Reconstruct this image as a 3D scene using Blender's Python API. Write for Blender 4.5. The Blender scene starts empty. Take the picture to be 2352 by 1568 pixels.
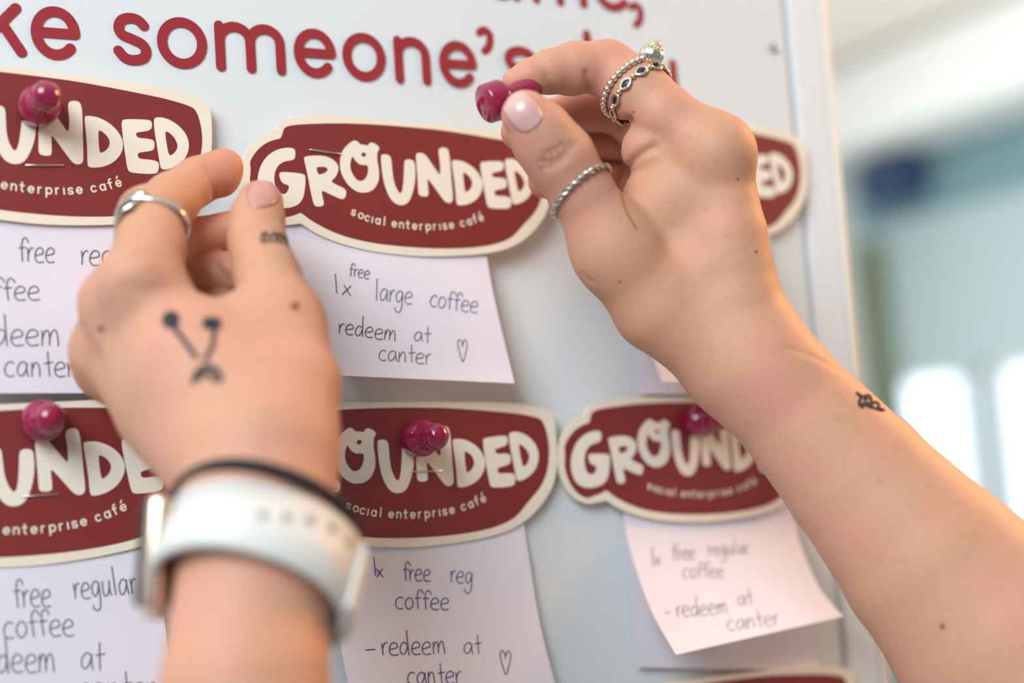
import bpy, bmesh, math, random
import numpy as np
from mathutils import Vector, Matrix
from mathutils.bvhtree import BVHTree
from mathutils.geometry import tessellate_polygon

random.seed(4); rng = np.random.default_rng(4)
scene = bpy.context.scene
col = scene.collection

# ------------------------------------------------------------------ camera
FPX, W, H = 3270.0, 2352, 1568
YAW, PITCH, ROLL = (math.radians(a) for a in (27.967, 5.184, 4.089))
def basis():
    cy, sy, cp, sp = math.cos(YAW), math.sin(YAW), math.cos(PITCH), math.sin(PITCH)
    f = np.array([sy*cp, cy*cp, sp]); r0 = np.array([cy, -sy, 0.0]); u0 = np.cross(r0, f)
    r = r0*math.cos(ROLL) - u0*math.sin(ROLL); u = u0*math.cos(ROLL) + r0*math.sin(ROLL)
    return r, u, f
RV, UV, FV = basis()
CAM = np.array([0.0, -0.43881, 1.40])
cam_data = bpy.data.cameras.new('camera'); cam = bpy.data.objects.new('camera', cam_data); col.objects.link(cam)
cam_data.sensor_width = 36.0; cam_data.lens = 36.0*FPX/W
cam_data.clip_start = 0.02; cam_data.clip_end = 60
cam.matrix_world = Matrix(((RV[0], UV[0], -FV[0], CAM[0]), (RV[1], UV[1], -FV[1], CAM[1]), (RV[2], UV[2], -FV[2], CAM[2]), (0, 0, 0, 1)))
cam_data.dof.use_dof = True; cam_data.dof.focus_distance = 0.447; cam_data.dof.aperture_fstop = 3.6
scene.camera = cam

# ------------------------------------------------------------------ exposure, sky, lamps
scene.view_settings.view_transform = 'Standard'; scene.view_settings.look = 'None'
scene.view_settings.exposure = 0.07; scene.view_settings.gamma = 1.0; scene.view_settings.use_curve_mapping = False
world = bpy.data.worlds.new('daylight'); scene.world = world; world.use_nodes = True
wn, wl = world.node_tree.nodes, world.node_tree.links; wn.clear()
wo = wn.new('ShaderNodeOutputWorld'); wb = wn.new('ShaderNodeBackground')
wb.inputs['Color'].default_value = (0.80, 0.91, 1.0, 1)
# brighter sky on the side of the far windows, dim elsewhere
wt_ = wn.new('ShaderNodeTexCoord'); wd = wn.new('ShaderNodeVectorMath'); wd.operation = 'DOT_PRODUCT'; wd.inputs[1].default_value = (.90, .43, .05)
wm = wn.new('ShaderNodeMapRange'); wm.interpolation_type = 'SMOOTHSTEP'
for i_, v_ in enumerate((.45, .8, .30, 3.2)): wm.inputs[i_+1].default_value = v_
wl.new(wt_.outputs['Generated'], wd.inputs[0]); wl.new(wd.outputs['Value'], wm.inputs[0]); wl.new(wm.outputs[0], wb.inputs['Strength'])
wl.new(wb.outputs[0], wo.inputs[0])

def area(name, loc, target, sx, sy, power, colour):
    l = bpy.data.lights.new(name, 'AREA'); l.shape = 'RECTANGLE'; l.size = sx; l.size_y = sy; l.energy = power; l.color = colour
    o = bpy.data.objects.new(name, l); col.objects.link(o); o.location = loc
    o.rotation_euler = (Vector(target)-Vector(loc)).to_track_quat('-Z', 'Y').to_euler()
    return o
area('window_daylight', (-0.90, -0.95, 2.20), (0.15, 0, 1.5), 0.9, 0.8, 29.5, (0.86, 0.94, 1.0))
area('warm_ceiling_lamp', (1.25, -0.17, 1.93), (0.2, -0.10, 1.42), 0.40, 0.40, 11.5, (1.0, 0.50, 0.17))

# ------------------------------------------------------------------ pixel helpers (used to place things in the room)
def ray(px, py): return FV + RV*(px-W/2)/FPX - UV*(py-H/2)/FPX
def at(px, py, d): return CAM + ray(px, py)*d                       # point at camera depth d
def on_board(px, py, lift=0.0): d = ray(px, py); return CAM + d*((-lift-CAM[1])/d[1])   # plane parallel to the board
def on_x(px, py, X): d = ray(px, py); return CAM + d*((X-CAM[0])/d[0])
def on_y(px, py, Y): d = ray(px, py); return CAM + d*((Y-CAM[1])/d[1])
def proj(P):
    v = np.asarray(P)-CAM; z = v@FV
    return W/2+FPX*(v@RV)/z, H/2-FPX*(v@UV)/z, z

# ------------------------------------------------------------------ object helpers
def tag(o, label=None, cat=None, group=None, kind=None):
    if label: o['label'] = label
    if cat: o['category'] = cat
    if group: o['group'] = group
    if kind: o['kind'] = kind
    return o
def link(name, me, mat=None, parent=None):
    o = bpy.data.objects.new(name, me); col.objects.link(o)
    if mat:
        for m in (mat if isinstance(mat, (list, tuple)) else [mat]): me.materials.append(m)
    if parent:
        o.parent = parent
        o.matrix_parent_inverse = parent.matrix_world.inverted()
    return o
def mesh(name, V, Fc, mat=None, parent=None, smooth=False):
    me = bpy.data.meshes.new(name); me.from_pydata([tuple(map(float, v)) for v in V], [], [tuple(map(int, f)) for f in Fc]); me.update()
    if smooth: me.shade_smooth()
    return link(name, me, mat, parent)
def empty(name, loc, rot=None):
    o = bpy.data.objects.new(name, None); o.empty_display_size = 0.01; col.objects.link(o); o.location = tuple(loc)
    if rot is not None: o.rotation_euler = rot
    bpy.context.view_layer.update()
    return o
def from_bm(name, bm, mat=None, parent=None, smooth=False):
    bmesh.ops.recalc_face_normals(bm, faces=bm.faces)
    me = bpy.data.meshes.new(name); bm.to_mesh(me); bm.free()
    if smooth: me.shade_smooth()
    return link(name, me, mat, parent)
def box(name, lo, hi, mat, parent=None, bevel=0.0):
    bm = bmesh.new(); bmesh.ops.create_cube(bm, size=1.0)
    lo, hi = np.array(lo, float), np.array(hi, float)
    for v in bm.verts: v.co = Vector((lo+hi)/2 + np.array(v.co)*(hi-lo))
    if bevel: bmesh.ops.bevel(bm, geom=bm.edges[:], offset=bevel, segments=2, affect='EDGES', profile=0.5)
    return from_bm(name, bm, mat, parent)
def nrm(v): v = np.asarray(v, float); return v/np.linalg.norm(v)
def catmull(P, n=6, closed=False):
    P = np.asarray(P, float); N = len(P); out = []
    for i in range(N if closed else N-1):
        if closed: a, b, c, d = P[(i-1) % N], P[i], P[(i+1) % N], P[(i+2) % N]
        else: a, b, c, d = P[max(i-1, 0)], P[i], P[i+1], P[min(i+2, N-1)]
        for t in np.arange(n)/n:
            out.append(0.5*((2*b)+(c-a)*t+(2*a-5*b+4*c-d)*t*t+(3*b-a-3*c+d)*t**3))
    if not closed: out.append(P[-1])
    return np.array(out)
def tube(P, r, seg=8, closed=False, nref=None):
    """vertices and faces of a tube along P (r a number or one radius per point)"""
    P = np.asarray(P, float); N = len(P); r = np.broadcast_to(np.asarray(r, float), (N,))
    V, Fc = [], []
    T = np.gradient(P, axis=0) if not closed else (np.roll(P, -1, 0)-np.roll(P, 1, 0))
    n = nrm(np.cross(T[0], [0.3, 0.5, 0.8]))
    for i in range(N):
        t = nrm(T[i]); n = nrm(n-t*(n@t)); b = np.cross(t, n)
        for k in range(seg):
            a = 2*math.pi*k/seg; V.append(P[i]+r[i]*(n*math.cos(a)+b*math.sin(a)))
    for i in range(N if closed else N-1):
        j = (i+1) % N
        for k in range(seg): Fc.append((i*seg+k, i*seg+(k+1) % seg, j*seg+(k+1) % seg, j*seg+k))
    if not closed: Fc += [tuple(range(seg))[::-1], tuple((N-1)*seg+k for k in range(seg))]
    return V, Fc
class MB:
    def __init__(s): s.V, s.F = [], []
    def add(s, V, Fc): b = len(s.V); s.V += list(V); s.F += [tuple(b+i for i in f) for f in Fc]; return s
    def build(s, name, mat, parent=None, smooth=False): return mesh(name, s.V, s.F, mat, parent, smooth)
def lathe(profile, origin, axis, seg=40):
    """profile: (distance along axis, radius)"""
    a = nrm(axis); n = nrm(np.cross(a, [0.21, 0.4, 0.9])); b = np.cross(a, n); V, Fc = [], []
    for z, r in profile:
        for k in range(seg):
            t = 2*math.pi*k/seg; V.append(np.asarray(origin)+a*z+r*(n*math.cos(t)+b*math.sin(t)))
    for i in range(len(profile)-1):
        for k in range(seg): Fc.append((i*seg+k, i*seg+(k+1) % seg, (i+1)*seg+(k+1) % seg, (i+1)*seg+k))
    Fc += [tuple(range(seg))[::-1], tuple((len(profile)-1)*seg+k for k in range(seg))]
    return V, Fc
def chaikin(P, n=2):
    P = np.asarray(P, float)
    for _ in range(n):
        Q = np.roll(P, -1, 0); P = np.stack([P*.75+Q*.25, P*.25+Q*.75], 1).reshape(-1, P.shape[1])
    return P
def plate(loops, thick, to3d, z0=0.0, sides=True):
    """flat plate from 2-D loops (outer + holes); to3d maps (x, y, z)"""
    flat = [Vector((p[0], p[1], 0)) for L in loops for p in L]
    tri = tessellate_polygon([[Vector((p[0], p[1], 0)) for p in L] for L in loops])
    V = [to3d(p.x, p.y, z0+thick) for p in flat]; n = len(V); Fc = []
    for t in tri:
        a, b, c = (flat[i] for i in t)
        s = (b.x-a.x)*(c.y-a.y)-(b.y-a.y)*(c.x-a.x)
        Fc.append(tuple(t) if s > 0 else tuple(t)[::-1])
    if sides:
        V += [to3d(p.x, p.y, z0) for p in flat]
        Fc += [tuple(i+n for i in f[::-1]) for f in Fc]
        o = 0
        for L in loops:
            m = len(L); A = sum(L[i][0]*L[(i+1) % m][1]-L[(i+1) % m][0]*L[i][1] for i in range(m))
            ccw = (A > 0) == (o == 0)
            for i in range(m):
                j = (i+1) % m; q = (o+i, o+j, o+j+n, o+i+n); Fc.append(q[::-1] if ccw else q)
            o += m
    return V, Fc

# ------------------------------------------------------------------ materials
def mat(name, base, rough=0.5, metal=0.0, **kw):
    m = bpy.data.materials.new(name); m.use_nodes = True; b = m.node_tree.nodes['Principled BSDF']
    b.inputs['Base Color'].default_value = (*base, 1); b.inputs['Roughness'].default_value = rough; b.inputs['Metallic'].default_value = metal
    for k, v in kw.items(): b.inputs[k.replace('_', ' ')].default_value = v
    return m
def srgb(r, g, b): return tuple((c/255/12.92 if c/255 <= .04045 else ((c/255+.055)/1.055)**2.4) for c in (r, g, b))
def noisy(m, scale, amount, bump=0.0, bscale=None, dist=0.0002):
    """multiply a little noise into the colour, and a fine bump"""
    nt = m.node_tree; b = nt.nodes['Principled BSDF']; tc = nt.nodes.new('ShaderNodeTexCoord')
    if amount:
        n = nt.nodes.new('ShaderNodeTexNoise'); n.inputs['Scale'].default_value = scale; n.inputs['Detail'].default_value = 4
        nt.links.new(tc.outputs['Object'], n.inputs['Vector'])
        mr = nt.nodes.new('ShaderNodeMapRange'); mr.inputs[1].default_value = .3; mr.inputs[2].default_value = .7
        mr.inputs[3].default_value = 1-amount; mr.inputs[4].default_value = 1
        nt.links.new(n.outputs[0], mr.inputs[0])
        mx = nt.nodes.new('ShaderNodeMix'); mx.data_type = 'RGBA'; mx.blend_type = 'MULTIPLY'; mx.inputs[0].default_value = 1
        mx.inputs[6].default_value = b.inputs['Base Color'].default_value
        nt.links.new(mr.outputs[0], mx.inputs[7]); nt.links.new(mx.outputs[2], b.inputs['Base Color'])
    if bump:
        n2 = nt.nodes.new('ShaderNodeTexNoise'); n2.inputs['Scale'].default_value = bscale or scale*4; n2.inputs['Detail'].default_value = 5
        nt.links.new(tc.outputs['Object'], n2.inputs['Vector'])
        bp = nt.nodes.new('ShaderNodeBump'); bp.inputs['Strength'].default_value = bump; bp.inputs['Distance'].default_value = dist
        nt.links.new(n2.outputs[0], bp.inputs['Height']); nt.links.new(bp.outputs[0], b.inputs['Normal'])
    return m
M = {}
M['board'] = noisy(mat('white_board_enamel', (.715, .75, .765), .33), 12, .03, .06, 60)
M['strip'] = noisy(mat('white_painted_strip', (.76, .80, .83), .4), 10, .03)  # bluer white; window light on the strip is put into this colour
M['edge'] = noisy(mat('cream_board_edge', (.86, .79, .68), .5), 30, .05)
M['groove'] = mat('grey_groove', (.52, .55, .57), .6)
M['vinyl'] = noisy(mat('crimson_vinyl_lettering', srgb(152, 36, 46), .5), 90, .05)
M['cream'] = noisy(mat('cream_card', srgb(236, 224, 204), .55), 60, .03, .05, 500)
M['red'] = noisy(mat('maroon_print', srgb(128, 45, 42), .42), 45, .05, .04, 700)
M['print'] = noisy(mat('cream_print', srgb(236, 226, 210), .5), 60, .02)
M['paper'] = noisy(mat('note_paper', (.73, .69, .765), .75), 45, .03, .10, 350)
M['ink_grey'] = mat('grey_pen_ink', (.12, .11, .125), .6)
M['ink_brown'] = mat('brown_pen_ink', (.06, .035, .035), .6)
M['ink_blue'] = mat('blue_pen_ink', (.035, .04, .17), .6)
M['steel'] = noisy(mat('staple_steel', (.72, .70, .66), .28, 1.0), 200, .05)
M['pin'] = noisy(mat('burgundy_plastic', srgb(146, 18, 66), .14, 0, Subsurface_Weight=.12, Coat_Weight=.5), 90, .08)
M['pin'].node_tree.nodes['Principled BSDF'].inputs['Subsurface Radius'].default_value = (.004, .001, .001)
M['silver'] = noisy(mat('worn_silver', (.82, .76, .67), .22, 1.0), 300, .18, .2, 500)
M['silver_mid'] = noisy(mat('silver_gap_shade', (.50, .46, .41), .3, 1.0), 300, .2)  # darker second rope strand; shade of the twist's gaps is in its colour
M['silver_dark'] = noisy(mat('oxidised_silver', (.20, .18, .16), .45, 1.0), 300, .3)
M['gold'] = noisy(mat('pale_gold', (.86, .66, .36), .22, 1.0), 300, .12)
M['inlay'] = mat('black_inlay', (.012, .012, .010), .3)
M['stone'] = noisy(mat('pale_jade_stone', (.40, .47, .39), .18, 0, Subsurface_Weight=.3), 200, .08)
M['strap'] = noisy(mat('off_white_watch_strap', (.66, .65, .62), .5), 40, .03)
M['hole'] = mat('strap_hole_painted_shade', (.30, .28, .24), .8)  # shade inside the strap holes, put into flat brown discs
M['case'] = noisy(mat('rose_gold_case', (.86, .66, .52), .25, 1.0), 150, .05)
M['glass_black'] = mat('black_watch_glass', (.012, .013, .016), .05)
M['elastic'] = noisy(mat('black_elastic', (.022, .016, .018), .85), 900, .4, .4, 900)

# ------------------------------------------------------------------ room shell
XW = 3.3                                                            # plane of the far side wall
corner = on_x(1992, 700, XW); YF = corner[1]
M['ceiling'] = noisy(mat('warm_white_ceiling', (.86, .80, .72), .8), 2, .04)
M['wall'] = noisy(mat('white_wall_paint', (.76, .79, .78), .7), 3, .04)
M['wall_green'] = noisy(mat('pale_sage_wall_paint', (.41, .52, .54), .7), 2, .06)
M['teal'] = noisy(mat('teal_wall_paint', (.17, .30, .34), .7), 2, .08)
M['floor'] = noisy(mat('grey_vinyl_floor', (.42, .40, .37), .6), 4, .15)
M['beam'] = noisy(mat('white_beam_paint', (.82, .85, .84), .7), 3, .03)
M['olive'] = noisy(mat('olive_painted_post', (.17, .20, .13), .7), 6, .1)
M['navy'] = noisy(mat('navy_blue_plastic', (.02, .05, .13), .5), 20, .1)
M['frame'] = noisy(mat('white_window_frame', (.80, .86, .90), .4), 8, .03)
gm = bpy.data.materials.new('window_glass'); gm.use_nodes = True; M['glass'] = gm
gb = gm.node_tree.nodes['Principled BSDF']; gb.inputs['Transmission Weight'].default_value = 1; gb.inputs['Roughness'].default_value = 0.0; gb.inputs['IOR'].default_value = 1.02
def struct(o): o['kind'] = 'structure'; return o
zb = on_x(2150, 264, XW-.32)[2]                                     # underside of the beam
zt = on_x(2150, 62, XW-.32)[2]
wt = on_x(2200, 842, XW)[2]                                         # head of the windows
teal_z = on_x(2200, 470, XW)[2]
ceil_z = zt+.02
ys = [on_x(x, 950, XW)[1] for x in (2030, 2212, 2260, 2440)]       # window jambs, deep to near
sill = 0.55; y_near = -2.6
struct(box('floor', (-2.6, -2.6, -.05), (XW+.1, YF+.1, 0), M['floor']))
struct(box('ceiling', (-2.6, -2.6, ceil_z), (XW+.1, YF+.1, ceil_z+.05), M['ceiling']))
struct(box('wall_back', (-2.6, .0215, 0), (.384, .14, ceil_z), M['wall']))
struct(box('wall_far', (.384, YF, 0), (XW+.1, YF+.1, ceil_z), M['wall']))
def wall_with_openings():
    bm = MB()
    def blk(y0, y1, z0, z1):
        V = [(x, y, z) for x in (XW, XW+.1) for y in (y0, y1) for z in (z0, z1)]
        bm.add(V, [(0, 1, 3, 2), (4, 6, 7, 5), (0, 4, 5, 1), (2, 3, 7, 6), (0, 2, 6, 4), (1, 5, 7, 3)])
    blk(y_near, YF, wt, ceil_z); blk(y_near, YF, 0, sill)
    blk(ys[0], YF, sill, wt); blk(ys[2], ys[1], sill, wt)
    blk(ys[3], ys[2]-10 if False else ys[3]-.0001, sill, wt); blk(y_near, ys[3]-1.2, sill, wt)
    return bm
bmw = wall_with_openings(); struct(bmw.build('wall_right', M['wall_green']))
struct(box('trim_1', (XW-.012, y_near, teal_z), (XW, YF, zb), M['teal']))
struct(box('trim_2', (XW-.32, y_near, zb), (XW, YF, zt), M['beam']))
for n, (ya, yb) in enumerate(((ys[1], ys[0]), (ys[3]-1.2, ys[2])), 1):
    w = empty('window_%d' % n, (XW+.05, (ya+yb)/2, sill)); struct(w)
    fr = MB()
    for (y0, y1, z0, z1) in ((ya, ya+.03, sill, wt), (yb-.03, yb, sill, wt), (ya, yb, sill, sill+.05), (ya, yb, wt-.03, wt)):
        V = [(x, y, z) for x in (XW+.02, XW+.08) for y in (y0, y1) for z in (z0, z1)]
        fr.add(V, [(0, 1, 3, 2), (4, 6, 7, 5), (0, 4, 5, 1), (2, 3, 7, 6), (0, 2, 6, 4), (1, 5, 7, 3)])
    fr.build('window_frame', M['frame'], w)
    box('window_pane', (XW+.045, ya+.03, sill+.05), (XW+.051, yb-.03, wt-.03), M['glass'], w)
# unseen area lights, added to brighten the far walls and ceiling
area('far_room_added_uplight', (1.5, 1.3, .9), (1.9, 1.6, 3), 1.2, 1.2, 26, (1.0, .96, .90)); area('far_room_added_downlight', (1.2, 1.6, ceil_z-.12), (1.7, 1.6, 0), 1.2, 1.2, 60, (.95, .98, 1.0))
# olive post and dark blue box on the far wall, both deep out of focus
pa, pb = on_x(2004, 700, XW), on_x(2046, 700, XW)
struct(box('trim_3', (XW-.06, pb[1], 0), (XW, pa[1], on_x(2025, 560, XW)[2]), M['olive']))
na, nb = on_x(2056, 478, XW), on_x(2146, 345, XW)
sp = empty('wall_box', (XW, (na[1]+nb[1])/2, na[2]))
tag(sp, 'dark navy blue box fixed high on the teal far wall, badly blurred', 'box')
box('housing', (XW-.16, nb[1], na[2]), (XW-.02, na[1], nb[2]), M['navy'], sp, .03)
box('bracket', (XW-.03, (na[1]+nb[1])/2-.04, na[2]+.05), (XW-.011, (na[1]+nb[1])/2+.04, nb[2]-.05), M['frame'], sp)

# ------------------------------------------------------------------ notice board
bd = empty('notice_board', (.0, .01, 1.0)); tag(bd, 'white notice board with crimson lettering along its top', 'notice board')
box('panel', (-.60, 0, 1.02), (.3665, .02, 1.86), M['board'], bd)
box('groove', (.3665, .0025, 1.02), (.3705, .02, 1.86), M['groove'], bd)
box('side_strip', (.3705, 0, 1.02), (.3862, .02, 1.86), M['strip'], bd, .0008)
box('edge_trim', (.3862, -.0006, 1.02), (.3895, .02, 1.86), M['edge'], bd, .0006)
s_ = on_board(1777, 110)
MB().add(*lathe([(0, .0021), (.0006, .0021), (.001, .0015)], s_, (0, -1, 0), 16)).build('screw', mat('blue_grey_screw', (.30, .36, .42), .4, .6), bd, True)

def ribbon(P2, w, to3d, mb, z=0.0, cap=8):
    """flat round-ended stroke of width w along the 2-D polyline P2"""
    P = np.asarray(P2, float)
    keep = [0]+[i for i in range(1, len(P)) if np.linalg.norm(P[i]-P[i-1]) > 1e-9]; P = P[keep]
    T = np.gradient(P, axis=0); T /= np.linalg.norm(T, axis=1)[:, None]; r = w/2
    if np.linalg.norm(P[0]-P[-1]) < .2*w: T[0] = T[-1] = nrm(T[0]+T[-1])
    Nn = np.stack([-T[:, 1], T[:, 0]], 1)
    V = []; 
    for p, n in zip(P, Nn): V += [p+n*r, p-n*r]
    Fc = [(2*i, 2*i+1, 2*i+3, 2*i+2) for i in range(len(P)-1)]
    closed = np.linalg.norm(P[0]-P[-1]) < .2*w
    for p, n, t, e in () if closed else ((P[0], Nn[0], -T[0], 0), (P[-1], Nn[-1], T[-1], 1)):
        b = len(V); V.append(p)
        for k in range(cap+1):
            a = math.pi*k/cap; V.append(p+r*(n*math.cos(a)+t*math.sin(a)))
        for k in range(cap): Fc.append((b, b+1+k, b+2+k) if e == 0 else (b, b+2+k, b+1+k))
    V3 = [to3d(p[0], p[1], z) for p in V]
    mb.add(V3, Fc)
def arc(cx, cy, rx, ry, a0, a1, n=40):
    t = np.radians(np.linspace(a0, a1, n)); return np.stack([cx+rx*np.cos(t), cy+ry*np.sin(t)], 1)
def L(*p): return np.array(p, float)
def arch(x0, x1, top=1.0, drop=0.0):
    r = (x1-x0)/2; ry = min(.36, r*1.5)
    return np.vstack([arc((x0+x1)/2, top-ry, r, ry, 180, 0, 24), L((x1, drop))])
GLY = {   # rounded geometric glyphs, centre-line box 0..1 wide, x-height 1
 'o': [arc(.5, .5, .5, .5, 0, 360, 56)],
 'e': [L((.02, .5), (.98, .5)), arc(.5, .5, .5, .5, 0, 318, 48)],
 's': [catmull([(.93, .84), (.75, .96), (.47, 1.0), (.18, .93), (.06, .75), (.17, .59), (.5, .50), (.85, .39), (.97, .22), (.85, .06), (.5, 0), (.22, .05), (.02, .2)], 5)],
 'm': [L((0, 1), (0, 0)), arch(0, .5), arch(.5, 1)],
 'n': [L((0, 1), (0, 0)), arch(0, 1)],
 'r': [L((0, 1), (0, 0)), np.vstack([arc(.62, .55, .62, .45, 180, 70, 16)])],
 'a': [arc(.48, .5, .48, .5, 0, 360, 48), L((.98, 1), (.98, 0))],
 'd': [arc(.48, .5, .48, .5, 0, 360, 48), L((.98, 1.62), (.98, 0))],
 'p': [arc(.52, .5, .48, .5, 0, 360, 48), L((.02, 1), (.02, -.55))],
 'c': [arc(.5, .5, .5, .5, 42, 318, 40)],
 'l': [L((.5, 0), (.5, 1.6))],
 'i': [L((.5, 0), (.5, 1)), L((.5, 1.42), (.5, 1.45))],
 't': [np.vstack([L((.4, 1.5), (.4, .3)), arc(.72, .3, .32, .3, 180, 275, 10)]), L((0, 1), (.9, 1))],
 'f': [np.vstack([arc(.8, 1.3, .4, .3, 70, 180, 12), L((.4, 0))]), L((0, 1), (.9, 1))],
 'y': [np.vstack([L((0, 1)), arc(.5, .4, .5, .4, 180, 360, 24)]), np.vstack([L((1, 1), (1, -.2)), arc(.5, -.2, .5, .36, 0, -150, 18)])],
 'k': [L((0, 1.62), (0, 0)), L((0, .42), (.86, 1)), L((.36, .62), (1, 0))],
 ',': [np.vstack([arc(.3, .0, .7, .38, 100, -35, 14)])],
 'acute': [L((.42, 1.42), (.72, 1.72))],
}
SW = .0033; LIFT_V = .0002
to_board = lambda x, y, z: (x, -z, y)
def heading(name, items, zbase):
    mb = MB(); zz = 0.0
    for g, x0, x1, ymid in items:                                   # outer left and right edge in pixels at half height
        a, b = on_board(x0, ymid)[0]+SW/2, on_board(x1, ymid)[0]-SW/2
        for st in GLY[g]:
            s = np.array(st, float); s[:, 0] = a+(b-a)*s[:, 0]; s[:, 1] = zbase+SW/2+s[:, 1]*(.0169-SW)
            ribbon(s, SW, to_board, mb, LIFT_V+zz, 10); zz += .00003
    return mb.build(name, M['vinyl'], bd)
hl = heading('lettering', [('k', -32, 60, 70), ('e', 70, 183.5, 78), ('s', 257, 347.5, 91), ('o', 360, 474.5, 100), ('m', 493, 653, 108), ('e', 673.5, 770, 124), ('o', 785, 884, 132),
     ('n', 904, 986, 141), ('e', 1007, 1093, 149), ('s', 1154, 1236, 160), ('d', 1280, 1362, 170), ('a', 1382, 1458, 178), ('y', 1478, 1553, 185)], 1.5350)
hl['label'] = 'large crimson lower-case lettering, lower line'
h2 = heading('lettering', [('n', 1010, 1088, -45), ('a', 1108, 1194, -40), ('m', 1220, 1345, -35), ('e', 1362, 1447, -28)], 1.5686)
h2['label'] = 'large crimson lower-case lettering, upper line'
for (px, py) in ((1115, 95), (1462, 36)):
    q = on_board(px, py); mb = MB()
    ribbon(catmull([(q[0]-.0022, q[2]+.0030), (q[0]-.0002, q[2]+.0040), (q[0]+.0018, q[2]+.0022), (q[0]+.0012, q[2]-.0018), (q[0]-.0006, q[2]-.0036)], 6), SW*.9, to_board, mb, LIFT_V, 10)
    mb.build('punctuation_mark', M['vinyl'], bd)

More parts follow.
